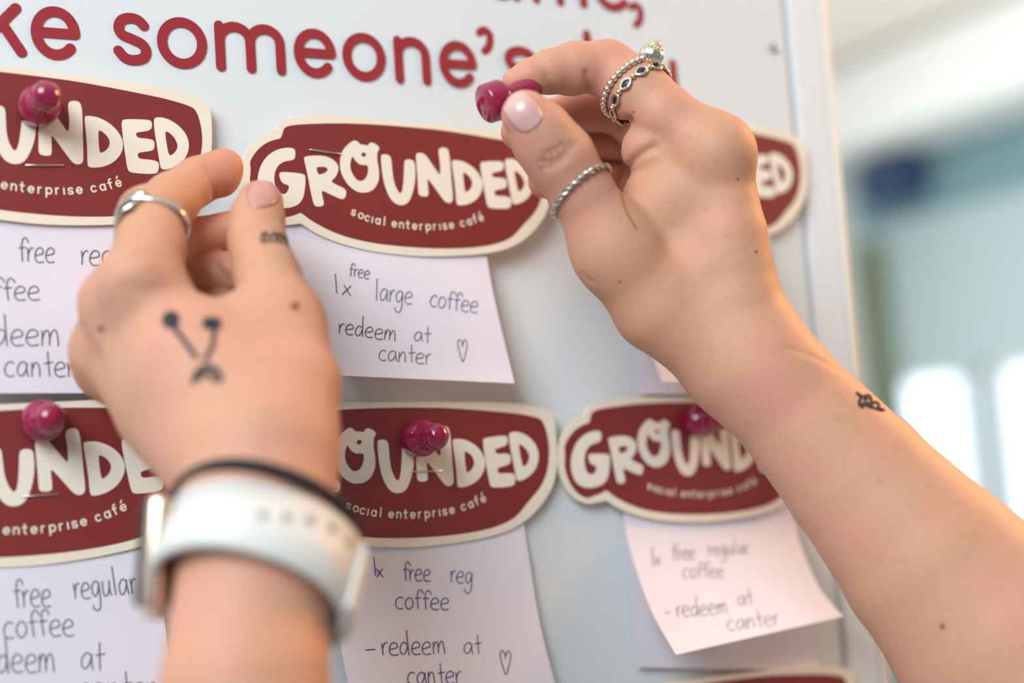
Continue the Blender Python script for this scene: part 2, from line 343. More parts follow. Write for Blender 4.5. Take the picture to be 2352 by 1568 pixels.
# ------------------------------------------------------------------ voucher cards (card-local cm, x right, y up)
TPL = {
    'G': [(-3.712,0.929),(-3.755,0.997),(-3.873,1.029),(-4.136,1.004),(-4.426,0.899),(-4.696,0.703),(-4.900,0.419),(-5.010,0.116),(-5.049,-0.160),(-5.018,-0.434),(-4.917,-0.705),(-4.718,-0.892),(-4.441,-0.973),(-4.181,-0.972),(-3.918,-0.933),(-3.673,-0.812),(-3.515,-0.576),(-3.444,-0.202),(-3.416,0.101),(-3.470,0.169),(-3.755,0.206),(-4.182,0.219),(-4.288,0.187),(-4.308,0.094),(-4.257,-0.089),(-4.181,-0.169),(-3.980,-0.219),(-4.028,-0.382),(-4.130,-0.500),(-4.249,-0.513),(-4.364,-0.461),(-4.450,-0.325),(-4.491,-0.050),(-4.442,0.228),(-4.311,0.441),(-4.115,0.564),(-3.802,0.623),(-3.735,0.695)],
    'R': [(-3.437,0.707),(-3.386,0.756),(-3.142,0.798),(-2.801,0.812),(-2.512,0.744),(-2.301,0.587),(-2.249,0.400),(-2.327,0.185),(-2.458,0.040),(-2.552,-0.048),(-2.372,-0.146),(-2.108,-0.255),(-2.030,-0.347),(-2.061,-0.513),(-2.131,-0.609),(-2.231,-0.626),(-2.542,-0.503),(-2.779,-0.392),(-2.898,-0.349),(-2.883,-0.512),(-2.840,-0.745),(-2.855,-0.838),(-2.955,-0.887),(-3.125,-0.891),(-3.193,-0.823),(-3.266,-0.430),(-3.331,0.081),(-3.402,0.498)],
    'R_hole': [(-3.030,0.409),(-2.971,0.421),(-2.775,0.442),(-2.655,0.409),(-2.635,0.349),(-2.689,0.267),(-2.840,0.191),(-2.987,0.163)],
    'O': [(-2.202,0.591),(-2.162,0.829),(-2.050,1.047),(-1.890,1.220),(-1.681,1.362),(-1.581,1.367),(-1.495,1.309),(-1.440,1.240),(-1.289,1.237),(-1.166,1.204),(-1.109,1.302),(-1.031,1.330),(-0.882,1.288),(-0.763,1.174),(-0.768,1.101),(-0.851,1.002),(-0.868,0.738),(-0.834,0.500),(-0.825,0.261),(-0.866,0.020),(-1.009,-0.223),(-1.219,-0.357),(-1.447,-0.392),(-1.669,-0.361),(-1.930,-0.179),(-2.089,0.052),(-2.196,0.308)],
    'O_mouth': [(-1.725,0.847),(-1.683,0.729),(-1.580,0.615),(-1.460,0.548),(-1.284,0.554),(-1.210,0.533),(-1.204,0.391),(-1.257,0.198),(-1.367,0.052),(-1.496,0.000),(-1.619,0.020),(-1.758,0.181),(-1.836,0.368),(-1.843,0.557),(-1.798,0.725)],
    'O_eye': [(-1.246,0.904),(-1.270,0.854),(-1.326,0.826),(-1.386,0.832),(-1.423,0.871),(-1.420,0.923),(-1.377,0.965),(-1.316,0.977),(-1.264,0.953)],
    'U': [(-0.732,0.887),(-0.651,0.948),(-0.448,0.937),(-0.353,0.830),(-0.349,0.517),(-0.328,0.086),(-0.245,-0.200),(-0.129,-0.379),(-0.049,-0.338),(0.019,-0.096),(0.072,0.292),(0.109,0.679),(0.158,0.788),(0.315,0.813),(0.467,0.766),(0.507,0.598),(0.490,0.209),(0.411,-0.180),(0.244,-0.571),(0.104,-0.719),(-0.080,-0.781),(-0.308,-0.739),(-0.498,-0.542),(-0.650,-0.164),(-0.720,0.312)],
    'N': [(0.561,0.988),(0.617,1.039),(0.800,1.047),(0.926,0.979),(1.046,0.813),(1.236,0.527),(1.427,0.255),(1.448,0.682),(1.409,1.096),(1.445,1.230),(1.581,1.276),(1.740,1.258),(1.809,1.113),(1.831,0.696),(1.830,0.107),(1.844,-0.432),(1.815,-0.603),(1.677,-0.666),(1.522,-0.611),(1.330,-0.348),(1.091,-0.014),(0.923,0.199),(0.930,-0.068),(0.935,-0.359),(0.892,-0.447),(0.745,-0.461),(0.591,-0.427),(0.557,-0.321),(0.567,0.115),(0.560,0.599)],
    'D': [(1.883,0.821),(1.976,0.849),(2.271,0.836),(2.584,0.700),(2.839,0.486),(3.007,0.194),(3.015,-0.053),(2.914,-0.304),(2.707,-0.532),(2.426,-0.672),(2.153,-0.727),(1.994,-0.712),(1.957,-0.624),(1.957,-0.134),(1.917,0.404)],
    'D_hole': [(2.277,0.417),(2.348,0.434),(2.527,0.302),(2.622,0.132),(2.611,-0.016),(2.518,-0.167),(2.349,-0.270),(2.300,-0.198)],
    'E': [(2.969,0.764),(3.056,0.832),(3.415,0.866),(3.803,0.881),(3.893,0.824),(3.893,0.624),(3.775,0.529),(3.438,0.458),(3.390,0.406),(3.452,0.284),(3.756,0.294),(3.947,0.250),(3.965,0.126),(3.940,-0.050),(3.780,-0.105),(3.472,-0.164),(3.439,-0.239),(3.484,-0.362),(3.816,-0.353),(4.062,-0.397),(4.091,-0.521),(4.051,-0.747),(3.891,-0.800),(3.504,-0.809),(3.204,-0.791),(3.129,-0.694),(3.078,-0.299),(3.011,0.244)],
    'D2': [(3.943,0.901),(4.022,0.980),(4.256,0.989),(4.529,0.899),(4.795,0.707),(4.973,0.461),(5.033,0.159),(4.951,-0.146),(4.791,-0.377),(4.523,-0.560),(4.265,-0.642),(4.139,-0.620),(4.112,-0.470),(4.040,0.028),(3.969,0.526)],
    'D2_hole': [(4.287,0.538),(4.362,0.565),(4.547,0.421),(4.669,0.198),(4.657,0.047),(4.560,-0.107),(4.412,-0.202),(4.368,-0.063),(4.319,0.237)],
    'path': [(-1.991,-1.123),(-1.653,-1.258),(-1.263,-1.392),(-0.766,-1.492),(-0.262,-1.560),(0.248,-1.605),(0.766,-1.621),(1.291,-1.603),(1.718,-1.557),(2.096,-1.492),(2.533,-1.387),(2.922,-1.257)],
    'red': [(-4.077,1.611),(-4.000,1.708),(-3.757,1.781),(-3.369,1.833),(-2.290,1.922),(-1.292,1.950),(-0.277,1.944),(0.757,1.913),(1.811,1.867),(3.950,1.639),(4.507,1.551),(5.067,1.429),(5.268,1.310),(5.406,0.862),(5.447,0.391),(5.391,-0.075),(5.263,-0.501),(5.002,-0.918),(4.476,-1.380),(4.031,-1.818),(3.406,-2.049),(2.581,-2.180),(1.509,-2.230),(0.464,-2.211),(-0.557,-2.141),(-1.307,-2.054),(-2.042,-1.899),(-2.522,-1.742),(-2.995,-1.531),(-3.368,-1.315),(-3.651,-1.089),(-3.740,-1.137),(-3.935,-1.210),(-4.175,-1.261),(-4.473,-1.348),(-4.858,-1.140),(-5.148,-0.747),(-5.306,-0.190),(-5.232,0.288),(-5.266,0.519),(-5.038,0.850),(-4.743,1.116),(-4.405,1.270),(-4.165,1.314)],
    'cream': [(-4.340,1.575),(-4.214,1.860),(-4.033,1.953),(-3.646,2.030),(-3.353,2.092),(-3.105,2.200),(-2.666,2.200),(-1.977,2.176),(4.013,1.985),(4.905,1.804),(5.580,1.611),(5.717,1.387),(5.757,0.914),(5.743,0.242),(5.672,-0.425),(5.455,-0.979),(4.831,-1.668),(4.003,-2.166),(3.108,-2.372),(2.022,-2.468),(0.702,-2.512),(-0.323,-2.447),(-1.326,-2.337),(-2.301,-2.113),(-3.015,-1.842),(-3.388,-1.639),(-3.663,-1.436),(-3.856,-1.486),(-4.142,-1.514),(-4.487,-1.539),(-5.029,-1.302),(-5.389,-0.802),(-5.547,-0.247),(-5.547,0.302),(-5.418,0.696),(-5.264,0.978),(-5.015,1.265),(-4.724,1.440)],
}
T_CARD = .0011
loc = lambda x, y, z: (x*.01, -z, y*.01)
def mk(loops, z0, th, n=2): return plate([chaikin(l, n) for l in loops], th, loc, z0)
def data(name, parts, m):
    mb = MB()
    for V, Fc in parts: mb.add(V, Fc)
    me = bpy.data.meshes.new(name); me.from_pydata([tuple(map(float, v)) for v in mb.V], [], mb.F); me.update(); me.materials.append(m); return me
Z1 = T_CARD; Z2 = T_CARD+.00006; Z3 = T_CARD+.00012
card_me = data('card', [mk([TPL['cream']], 0, T_CARD)], M['cream'])
red_me = data('red_field', [mk([TPL['red']], Z1, .00006, 2)], M['red'])
lets = [[TPL['G']], [TPL['R'], TPL['R_hole']], [TPL['O'], TPL['O_mouth'], TPL['O_eye']], [TPL['U']], [TPL['N']], [TPL['D'], TPL['D_hole']], [TPL['E']], [TPL['D2'], TPL['D2_hole']]]
word_me = data('wordmark', [mk(l, Z2, .00006 + .000003*i, 2) for i, l in enumerate(lets)], M['print'])
def strapline():
    mb = MB(); path = catmull(TPL['path'], 12); seg = np.linalg.norm(np.diff(path, axis=0), axis=1); s = np.concatenate([[0], np.cumsum(seg)])
    zx = np.interp(np.arange(0), [0], [0])
    # distance along the curve of every letter, from the spacing on the card
    raw = dict(zip(range(21), (825, 878, 925, 962, 1003, 1048, 1120, 1172, 1218, 1267, 1315, 1365, 1412, 1448, 1484, 1532, 1611, 1660, 1704, 1746)))
    txt = 'socialenterprisecafe'
    x_raw = np.array([800, 870, 950, 1050, 1150, 1250, 1350, 1450, 1530, 1600, 1680, 1750], float); s_node = s[::12][:12] if len(s[::12]) >= 12 else s[[0]]
    wd = {'s': .135, 'o': .165, 'c': .15, 'i': .05, 'a': .15, 'l': .05, 'e': .15, 'n': .135, 't': .12, 'r': .085, 'p': .155, 'f': .12}
    xh, sw = .175, .046; zz = 0.0
    for i, ch in enumerate(txt):
        d = np.interp(raw[i], x_raw, s_node); x = np.interp(d, s, path[:, 0]); y = np.interp(d, s, path[:, 1])
        x2 = np.interp(d+.05, s, path[:, 0]); y2 = np.interp(d+.05, s, path[:, 1])
        if d+.05 > s[-1]: x2, y2 = x+(path[-1]-path[-3])[0], y+(path[-1]-path[-3])[1]
        t = nrm(np.array([x2-x, y2-y])); n = np.array([-t[1], t[0]]); wid = wd[ch]
        st = list(GLY[ch])+([GLY['acute'][0]] if i == 19 else [])
        for g in st:
            g = np.array(g, float); q = np.array([x, y])+np.outer((g[:, 0]-.5)*wid, t)+np.outer(g[:, 1]*xh+.03, n)
            if len(q) > 30 and ch != 's': q = q[::2] if len(q) % 2 else np.vstack([q[::2], q[-1:]])
            ribbon(q, sw, lambda a, b, z: loc(a, b, z), mb, Z3+.00002+zz, 4); zz = (zz+.000004) % .00006
    me = bpy.data.meshes.new('strapline'); me.from_pydata([tuple(map(float, v)) for v in mb.V], [], mb.F); me.update(); me.materials.append(M['print']); return me
strap_me = strapline()

# handwriting: letters in units of x-height, baseline 0
HW = {
 'r': (.48, [[(.02, .95), (.10, .5), (.12, 0)], [(.10, .5), (.20, .85), (.34, .98), (.46, .92)]]),
 'e': (.74, [[(.06, .46), (.36, .52), (.62, .62), (.62, .85), (.42, 1.0), (.18, .88), (.05, .52), (.10, .2), (.32, .0), (.72, .06)]]),
 'f': (.55, [[(.68, 1.28), (.56, 1.55), (.36, 1.6), (.22, 1.35), (.22, .8), (.30, 0)], [(.0, .92), (.30, .95), (.52, .98)]]),
 'c': (.70, [[(.62, .86), (.42, 1.0), (.18, .85), (.05, .48), (.14, .14), (.38, 0), (.66, .08)]]),
 'o': (.72, [[(.36, 1.0), (.12, .82), (.05, .42), (.22, .04), (.48, .08), (.66, .45), (.58, .84), (.36, 1.0)]]),
 'a': (.80, [[(.62, .85), (.38, 1.0), (.12, .75), (.06, .36), (.22, .04), (.46, .18), (.62, .62), (.64, .92)], [(.64, .95), (.68, .4), (.78, 0)]]),
 'd': (.80, [[(.60, .80), (.34, .98), (.10, .68), (.08, .28), (.26, .02), (.50, .22), (.62, .7)], [(.56, 1.95), (.62, 1.0), (.72, -.05)]]),
 'g': (.78, [[(.60, .85), (.36, 1.0), (.10, .72), (.10, .30), (.30, .06), (.52, .35), (.62, .9)], [(.62, .95), (.68, .1), (.66, -.55), (.44, -.80), (.16, -.66), (.06, -.42)]]),
 'l': (.42, [[(.10, 1.8), (.18, .9), (.26, 0)]]),
 'u': (.72, [[(.06, .95), (.06, .4), (.18, .04), (.40, .08), (.56, .5), (.58, .95)], [(.58, .95), (.60, .4), (.70, 0)]]),
 'm': (1.05, [[(.06, .98), (.08, .5), (.08, 0)], [(.08, .45), (.22, .92), (.38, .95), (.46, .5), (.46, .05)], [(.46, .45), (.62, .94), (.80, .95), (.90, .5), (.94, 0)]]),
 'n': (.74, [[(.06, .98), (.08, .5), (.08, 0)], [(.08, .4), (.26, .92), (.46, .92), (.56, .5), (.60, 0)]]),
 't': (.55, [[(.22, 1.7), (.28, .8), (.36, 0)], [(.0, .88), (.58, 1.0)]]),
 'x': (.70, [[(.02, .98), (.62, 0)], [(.56, 1.0), (.06, .02)]]),
 '1': (.30, [[(.06, 1.8), (.16, 0)]]),
 '-': (.80, [[(.05, .45), (.70, .52)]]),
 ' ': (.5, []),
}
HEART = catmull([(0, .55), (-.22, .98), (-.55, .98), (-.62, .55), (-.30, -.35), (.05, -.98), (.42, -.25), (.62, .55), (.46, .98), (.18, .95), (-.05, .38)], 5)
def note_mesh(left, right, lift0, lift1, p=1.6, nu=10, nv=28, mid=0.0, v0=0.0):
    """a sheet from its left and right edges (pixels, top to bottom) curling off the board"""
    Lp, Rp = catmull(left, 12), catmull(right, 12)
    def sam(Q, v): f = v*(len(Q)-1); i = min(int(f), len(Q)-2); return Q[i]+(Q[i+1]-Q[i])*(f-i)
    G = []
    for j in range(nv+1):
        v = j/nv; a, b = sam(Lp, v), sam(Rp, v)
        for i in range(nu+1):
            u = i/nu; q = a+(b-a)*u
            G.append(on_board(q[0], q[1], lift0+(lift1-lift0)*max(0.0, (v-v0)/(1-v0))**p + mid*math.sin(math.pi*u)*v))
    n = len(G); V = G+[g+np.array([0, .00015, 0]) for g in G]; Fc = []
    id = lambda i, j: j*(nu+1)+i
    for j in range(nv):
        for i in range(nu):
            q = (id(i, j), id(i, j+1), id(i+1, j+1), id(i+1, j)); Fc += [q, tuple(k+n for k in q[::-1])]
    rim = [id(i, 0) for i in range(nu+1)]+[id(nu, j) for j in range(1, nv+1)]+[id(i, nv) for i in range(nu-1, -1, -1)]+[id(0, j) for j in range(nv-1, 0, -1)]
    for k in range(len(rim)): a, b = rim[k], rim[(k+1) % len(rim)]; Fc.append((a, b, b+n, a+n))
    return V, Fc
def write(note, V, Fc, lines, ink, wpx, label=None):
    bvh = BVHTree.FromPolygons([Vector(v) for v in V], Fc); mb = MB(); o = Vector(CAM)
    def hit(p):
        r = bvh.ray_cast(o, Vector(nrm(ray(*p))))
        return None if r[0] is None else r
    for it in lines:
        strokes = []
        if it[0] == 'heart':
            _, (cx, cy), sz = it; strokes = [np.array([(cx+x*sz[0], cy-y*sz[1]) for x, y in HEART])]
        else:
            text, p0, p1, xh = it; p0, p1 = np.array(p0, float), np.array(p1, float)
            tot = sum(HW[c][0]+.07 for c in text); ln = np.linalg.norm(p1-p0); t = (p1-p0)/ln; n = np.array([t[1], -t[0]]); n = n if n[1] < 0 else -n
            sx = ln/tot; x = 0
            for c in text:
                wdt, st = HW[c]
                for s in st:
                    s = catmull(s, 5); jit = rng.normal(0, .02, 2)
                    strokes.append(np.array([p0+t*(x+a+jit[0]*.5)*sx+n*(b+jit[1])*xh for a, b in s]))
                x += wdt+.07
        for s in strokes:
            run = []
            for p in list(s)+[None]:
                h = hit(p) if p is not None else None
                if h is not None: run.append(h)
                if h is None or p is None:
                    if len(run) > 1:
                        P = np.array([r[0] for r in run]); nn = nrm(np.mean([r[1] for r in run], axis=0)); nn = nn if nn[1] < 0 else -nn
                        T = np.gradient(P, axis=0); T /= np.linalg.norm(T, axis=1)[:, None]+1e-12; S = np.cross(T, nn); w = wpx*.48/FPX/2
                        Pq = P+nn*.00012; Vv = []
                        for q, sd in zip(Pq, S): Vv += [q+sd*w, q-sd*w]
                        mb.add(Vv, [(2*i, 2*i+1, 2*i+3, 2*i+2) for i in range(len(P)-1)])
                    run = []
    h = mb.build('handwriting', ink, note)
    if label: h['label'] = label
def staple(a, b, lift, parent):
    A, B = on_board(*a, lift), on_board(*b, lift); r = .00024
    up = np.array([0, -.0004, 0]); back = np.array([0, .0012, 0])
    V, Fc = tube([A+back, A+up*.3, A+up+(B-A)*.02, B+up-(B-A)*.02, B+up*.3, B+back], r, 8)
    mesh('staple', V, Fc, M['steel'], parent, True)
NOTE_G = 'vouchers pinned in rows on the white board'
def voucher(x, z, rot, s, lift, label, notes=(), st=None, tilt=0.0):
    e = empty('voucher', (x*.01, -lift, z*.01), (0, -math.radians(rot), tilt)); e.scale = (s, 1, s); bpy.context.view_layer.update()
    tag(e, label, 'voucher', NOTE_G)
    c = bpy.data.objects.new('card', card_me); col.objects.link(c); c.parent = e
    for nm, me in (('red_field', red_me), ('wordmark', word_me), ('strapline', strap_me)):
        o = bpy.data.objects.new(nm, me); col.objects.link(o); o.parent = c
    for (V, Fc, lines, ink, wpx) in notes:
        n = mesh('note', V, Fc, M['paper'], e, True); n.data.set_sharp_from_angle(angle=math.radians(40))
        if lines:
            for ik in (ink if isinstance(ink, list) else [ink]):
                write(n, V, Fc, lines if not isinstance(ink, list) else lines[ink.index(ik)], ik, wpx)
    if st: staple(*st, lift+T_CARD+.0001, e)
    return e
# centre voucher, held by both hands
nt = note_mesh([(620, 430), (640, 520), (674, 660), (757, 861)], [(1100, 440), (1118, 588), (1140, 705), (1182, 880)],   .0055, .0145, 1.3, v0=.27)
voucher(19.194, 149.881, 0, 1.0, .006, 'voucher held up between both hands, its note reading large coffee with a heart',
  [(*nt, [[('1', (768, 674), (781, 674), 25), ('x', (784, 677), (810, 681), 24), ('redeem', (776, 766), (911, 784), 24)],
          [('free', (800, 634), (849, 641), 19), ('large', (858, 689), (948, 699), 28), ('at', (949, 783), (989, 788), 22), ('canter', (868, 827), (991, 837), 24), ('heart', (1062, 806), (17, 25))],
          [('coffee', (985, 704), (1098, 720), 26)]], [M['ink_brown'], M['ink_grey'], M['ink_blue']], 2.4),
   (*note_mesh([(644, 262), (648, 330), (655, 440)], [(698, 263), (715, 330), (730, 440)], .0052, .0052), [], None, 1)], ((711, 344), (783, 354)))
nt = note_mesh([(-170, 430), (-160, 540), (-140, 700), (-125, 903)], [(300, 430), (306, 540), (318, 700), (332, 902)], .002, .006, 1.2)
voucher(6.943, 150.893, -1.82, 1.023, .003, 'voucher at the top left above the left hand, reading free reg coffee',
  [(*nt, [('1x', (-110, 592), (-60, 596), 32), ('free', (42, 601), (128, 604), 34), ('reg', (184, 607), (260, 612), 34), ('coffee', (-78, 690), (95, 690), 32), ('redeem', (-75, 791), (142, 795), 37), ('canter', (8, 864), (174, 866), 34)], M['ink_grey'], 2.6)], ((58, 380), (145, 380)))
nt = note_mesh([(-140, 1200), (-130, 1300), (-105, 1500), (-70, 1760)], [(355, 1180), (366, 1300), (385, 1500), (410, 1750)], .002, .008, 1.2)
voucher(6.524, 140.807, 2.35, 1.031, .003, 'voucher at the bottom left, behind the watch, its note reading free regular coffee',
  [(*nt, [('1x', (-90, 1394), (-40, 1394), 38), ('free', (32, 1395), (120, 1393), 40), ('regular', (170, 1375), (315, 1364), 37), ('coffee', (8, 1466), (174, 1458), 38), ('redeem', (-60, 1546), (130, 1543), 42), ('at', (184, 1536), (240, 1539), 38), ('canter', (180, 1606), (360, 1604), 38)], M['ink_grey'], 2.6)], ((52, 1140), (135, 1134)))
nt = note_mesh([(730, 1160), (748, 1300), (775, 1440), (800, 1568), (840, 1720)], [(1196, 1160), (1212, 1260), (1238, 1420), (1275, 1568), (1325, 1720)], .002, .014, 1.4)
voucher(18.576, 140.340, -.37, 1.041, .003, 'voucher in the lower middle with a dark red pin, right of the watch',
  [(*nt, [('1', (856, 1321), (872, 1321), 24), ('x', (863, 1326), (884, 1326), 21), ('free', (925, 1333), (990, 1335), 27), ('reg', (1033, 1336), (1087, 1341), 27), ('coffee', (907, 1397), (1034, 1401), 27), ('-', (838, 1504), (868, 1504), 26), ('redeem', (876, 1504), (1027, 1502), 29), ('at', (1064, 1501), (1107, 1502), 26), ('canter', (935, 1571), (1062, 1569), 28), ('heart', (1161, 1522), (19, 27))], M['ink_blue'], 2.4)], ((943, 1083), (1015, 1081)))
nt = note_mesh([(1430, 1120), (1436, 1210), (1462, 1310), (1500, 1410), (1553, 1503)], [(1818, 1120), (1828, 1210), (1850, 1280), (1886, 1355), (1937, 1415)], .002, .034, 1.5, mid=-.002, v0=.15)
nt2 = note_mesh([(1428, 1120), (1440, 1250), (1463, 1532)], [(1815, 1120), (1835, 1250), (1885, 1540)], .0018, .0030, 1.0)
voucher(30.094, 140.131, -.79, .999, .003, 'voucher at the lower right, its note curling forward beside the forearm',
  [(*nt, [('1', (1496, 1299), (1507, 1299), 24), ('x', (1504, 1299), (1523, 1297), 20), ('free', (1545, 1286), (1598, 1284), 22), ('regular', (1627, 1276), (1722, 1272), 20), ('coffee', (1568, 1328), (1664, 1327), 22), ('-', (1526, 1418), (1545, 1416), 22), ('redeem', (1554, 1417), (1674, 1409), 25), ('at', (1695, 1392), (1732, 1388), 22), ('canter', (1671, 1450), (1793, 1435), 24)], M['ink_grey'], 2.4),
   (*nt2, [], None, 1)])
nt = note_mesh([(1428, 470), (1440, 600), (1470, 740), (1522, 877)], [(1752, 470), (1765, 560), (1772, 700), (1800, 868)], .002, .022, 1.6)
nt2 = note_mesh([(1426, 470), (1440, 640), (1466, 905)], [(1752, 470), (1762, 560), (1800, 905)], .0018, .0028, 1.0)
voucher(31.07, 150.66, 0, 1.0, .003, 'voucher at the right, mostly hidden behind the right hand and wrist',
  [(*nt, [('coffee', (1570, 690), (1660, 690), 22), ('redeem', (1560, 790), (1670, 782), 24)], M['ink_grey'], 2.4), (*nt2, [], None, 1)])
r3 = on_board(1650, 1560)*100
voucher(r3[0]+.3, r3[2]-1.95, 0, 1.0, .003, 'voucher below the curling note, only its cream and maroon top rim showing')

# ------------------------------------------------------------------ magnetic push pins
PIN = [(0, .0050), (.0003, .0056), (.0009, .0060), (.0056, .0061), (.0066, .0059), (.0074, .0050), (.0084, .0040), (.0098, .0034), (.0112, .0034), (.0122, .0038)]
PIN += [(.0158-.0044*math.cos(a), .0044*math.sin(a)) for a in np.radians(np.linspace(62, 176, 12))]
Vp, Fp = lathe(PIN, (0, 0, 0), (0, -1, 0), 44)
pin_me = bpy.data.meshes.new('push_pin'); pin_me.from_pydata([tuple(map(float, v)) for v in Vp], [], Fp); pin_me.update(); pin_me.shade_smooth(); pin_me.materials.append(M['pin'])
def pin(px, py, lift, label, rot=(0, 0, 0), loc3=None):
    o = bpy.data.objects.new('push_pin', pin_me); col.objects.link(o)
    o.location = tuple(on_board(px, py, lift) if loc3 is None else loc3); o.rotation_euler = rot
    return tag(o, label, 'push pin', 'burgundy push pins holding the vouchers')
pl = .003+T_CARD+.0002
pin(84, 252, pl, 'burgundy push pin on the top left voucher, above the left index finger')
pin(92, 968, pl, 'burgundy push pin on the bottom left voucher, left of the tattooed hand')
pin(955, 1008, pl, 'dark red push pin on the lower middle voucher, between the watch and the forearm')
pin(1595, 967, pl, 'burgundy push pin on the lower right voucher, half hidden by the forearm')
pa, pb = at(1112, 240, .428), at(1228, 203, .436)
hp = pin(0, 0, 0, 'burgundy push pin pinched between the right thumb and index finger', Vector(pb-pa).to_track_quat('-Y', 'Z').to_euler(), pa)

# ------------------------------------------------------------------ the person's two arms as one skin surface
HS = 0.00085                                                        # voxel
class Field:
    def __init__(s, lo, hi, h):
        s.lo = np.array(lo, float); s.h = h; s.n = np.ceil((np.array(hi)-s.lo)/h).astype(int)+1
        s.ax = [s.lo[i]+h*np.arange(s.n[i]) for i in range(3)]; s.v = np.full(s.n, .05, np.float32)
    def box(s, lo, hi):
        a = np.clip(np.floor((np.array(lo)-s.lo)/s.h).astype(int), 0, s.n-1); b = np.clip(np.ceil((np.array(hi)-s.lo)/s.h).astype(int)+1, 1, s.n)
        b = np.maximum(b, a+1)
        return tuple(slice(a[i], b[i]) for i in range(3))
    def pts(s, sl): return np.meshgrid(*(s.ax[i][sl[i]].astype(np.float32) for i in range(3)), indexing='ij', sparse=True)
def smin(a, b, k):
    h = np.maximum(k-np.abs(a-b), 0)/k
    return np.minimum(a, b)-h*h*k*.25
def cone(p0, r0, p1, r1, w=None, s=1.0):
    """tapered limb piece; w/s flatten it along a direction"""
    p0, p1 = np.asarray(p0, float), np.asarray(p1, float); d = p1-p0; L2 = max(d@d, 1e-12); R = max(r0, r1)*max(1, s)
    def f(X, Y, Z):
        x, y, z = X-p0[0], Y-p0[1], Z-p0[2]
        t = np.clip((x*d[0]+y*d[1]+z*d[2])/L2, 0, 1); x, y, z = x-t*d[0], y-t*d[1], z-t*d[2]
        if w is not None and s != 1:
            q = (x*w[0]+y*w[1]+z*w[2])*(1/s-1); x, y, z = x+w[0]*q, y+w[1]*q, z+w[2]*q
        return np.sqrt(x*x+y*y+z*z)-(r0+(r1-r0)*t)
    return f, np.minimum(p0, p1)-R, np.maximum(p0, p1)+R
def add(F, prims, k):
    for f, lo, hi in prims:
        m = k+3*F.h; sl = F.box(lo-m, hi+m); F.v[sl] = smin(F.v[sl], f(*F.pts(sl)).astype(np.float32), k)
def add_group(F, prims, kin, root, r_root, kout, kfar):
    """blend a finger built on its own into the hand: softly near its root, hardly at all further out"""
    lo = np.min([p[1] for p in prims], 0); hi = np.max([p[2] for p in prims], 0); m = kout+4*F.h; sl = F.box(lo-m, hi+m)
    X, Y, Z = F.pts(sl); g = np.full(np.broadcast(X, Y, Z).shape, .05, np.float32)
    for f, _, _ in prims: g = smin(g, f(X, Y, Z).astype(np.float32), kin)
    d = np.sqrt((X-root[0])**2+(Y-root[1])**2+(Z-root[2])**2); k = np.clip(1-(d-r_root)/r_root, 0, 1)*(kout-kfar)+kfar
    F.v[sl] = smin(F.v[sl], g, k.astype(np.float32))
def add_set(F, sets, kin, kout):
    """limb chains, each built with a small blend so that it keeps its radius, then merged softly"""
    for prims in sets:
        lo = np.min([p[1] for p in prims], 0); hi = np.max([p[2] for p in prims], 0); m = kout+4*F.h; sl = F.box(lo-m, hi+m)
        X, Y, Z = F.pts(sl); g = np.full(np.broadcast(X, Y, Z).shape, .05, np.float32)
        for f, _, _ in prims: g = smin(g, f(X, Y, Z).astype(np.float32), kin)
        F.v[sl] = smin(F.v[sl], g, kout)
def surface(F):
    """surface nets"""
    v = F.v; ins = v < 0; c = np.zeros(np.array(v.shape)-1, np.int8)
    for i in (0, 1):
        for j in (0, 1):
            for k in (0, 1): c += ins[i:v.shape[0]-1+i, j:v.shape[1]-1+j, k:v.shape[2]-1+k]
    act = (c > 0) & (c < 8); I = np.argwhere(act); idx = np.full(act.shape, -1, np.int64); idx[act] = np.arange(len(I))
    S = np.zeros((len(I), 3)); N = np.zeros(len(I))
    corners = [(i, j, k) for i in (0, 1) for j in (0, 1) for k in (0, 1)]
    for a in corners:
        for ax in range(3):
            if a[ax]: continue
            b = list(a); b[ax] = 1
            va = v[I[:, 0]+a[0], I[:, 1]+a[1], I[:, 2]+a[2]]; vb = v[I[:, 0]+b[0], I[:, 1]+b[1], I[:, 2]+b[2]]
            m = (va < 0) != (vb < 0); t = np.where(m, va/np.where(m, va-vb, 1), 0)
            p = np.tile(np.array(a, float), (len(I), 1)); p[:, ax] = t; S += p*m[:, None]; N += m
    V = F.lo+F.h*(I+S/N[:, None]); Q = []
    for ax in range(3):
        o1, o2 = (ax+1) % 3, (ax+2) % 3
        a = np.take(ins, range(v.shape[ax]-1), ax); b = np.take(ins, range(1, v.shape[ax]), ax); E = np.argwhere(a != b)
        E = E[(E[:, o1] > 0) & (E[:, o2] > 0) & (E[:, o1] < v.shape[o1]-1) & (E[:, o2] < v.shape[o2]-1)]
        flip = a[tuple(E.T)]
        def cell(d1, d2):
            e = E.copy(); e[:, o1] -= d1; e[:, o2] -= d2; return idx[tuple(e.T)]
        q = np.stack([cell(1, 1), cell(0, 1), cell(0, 0), cell(1, 0)], 1); q[~flip] = q[~flip][:, ::-1]; Q.append(q)
    return V, np.vstack(Q)
def J(px, py, d, r): return at(px, py, d), r*d/FPX                  # joint centre and radius from pixel size at that depth
def chain(js, w=None, s=1.0):
    out = []
    for a, b in zip(js, js[1:]): out.append(cone(*J(*a), *J(*b), w, s))
    return out
def blob(px, py, d, r): p, rr = J(px, py, d, r); return cone(p, rr, p+1e-5, rr)

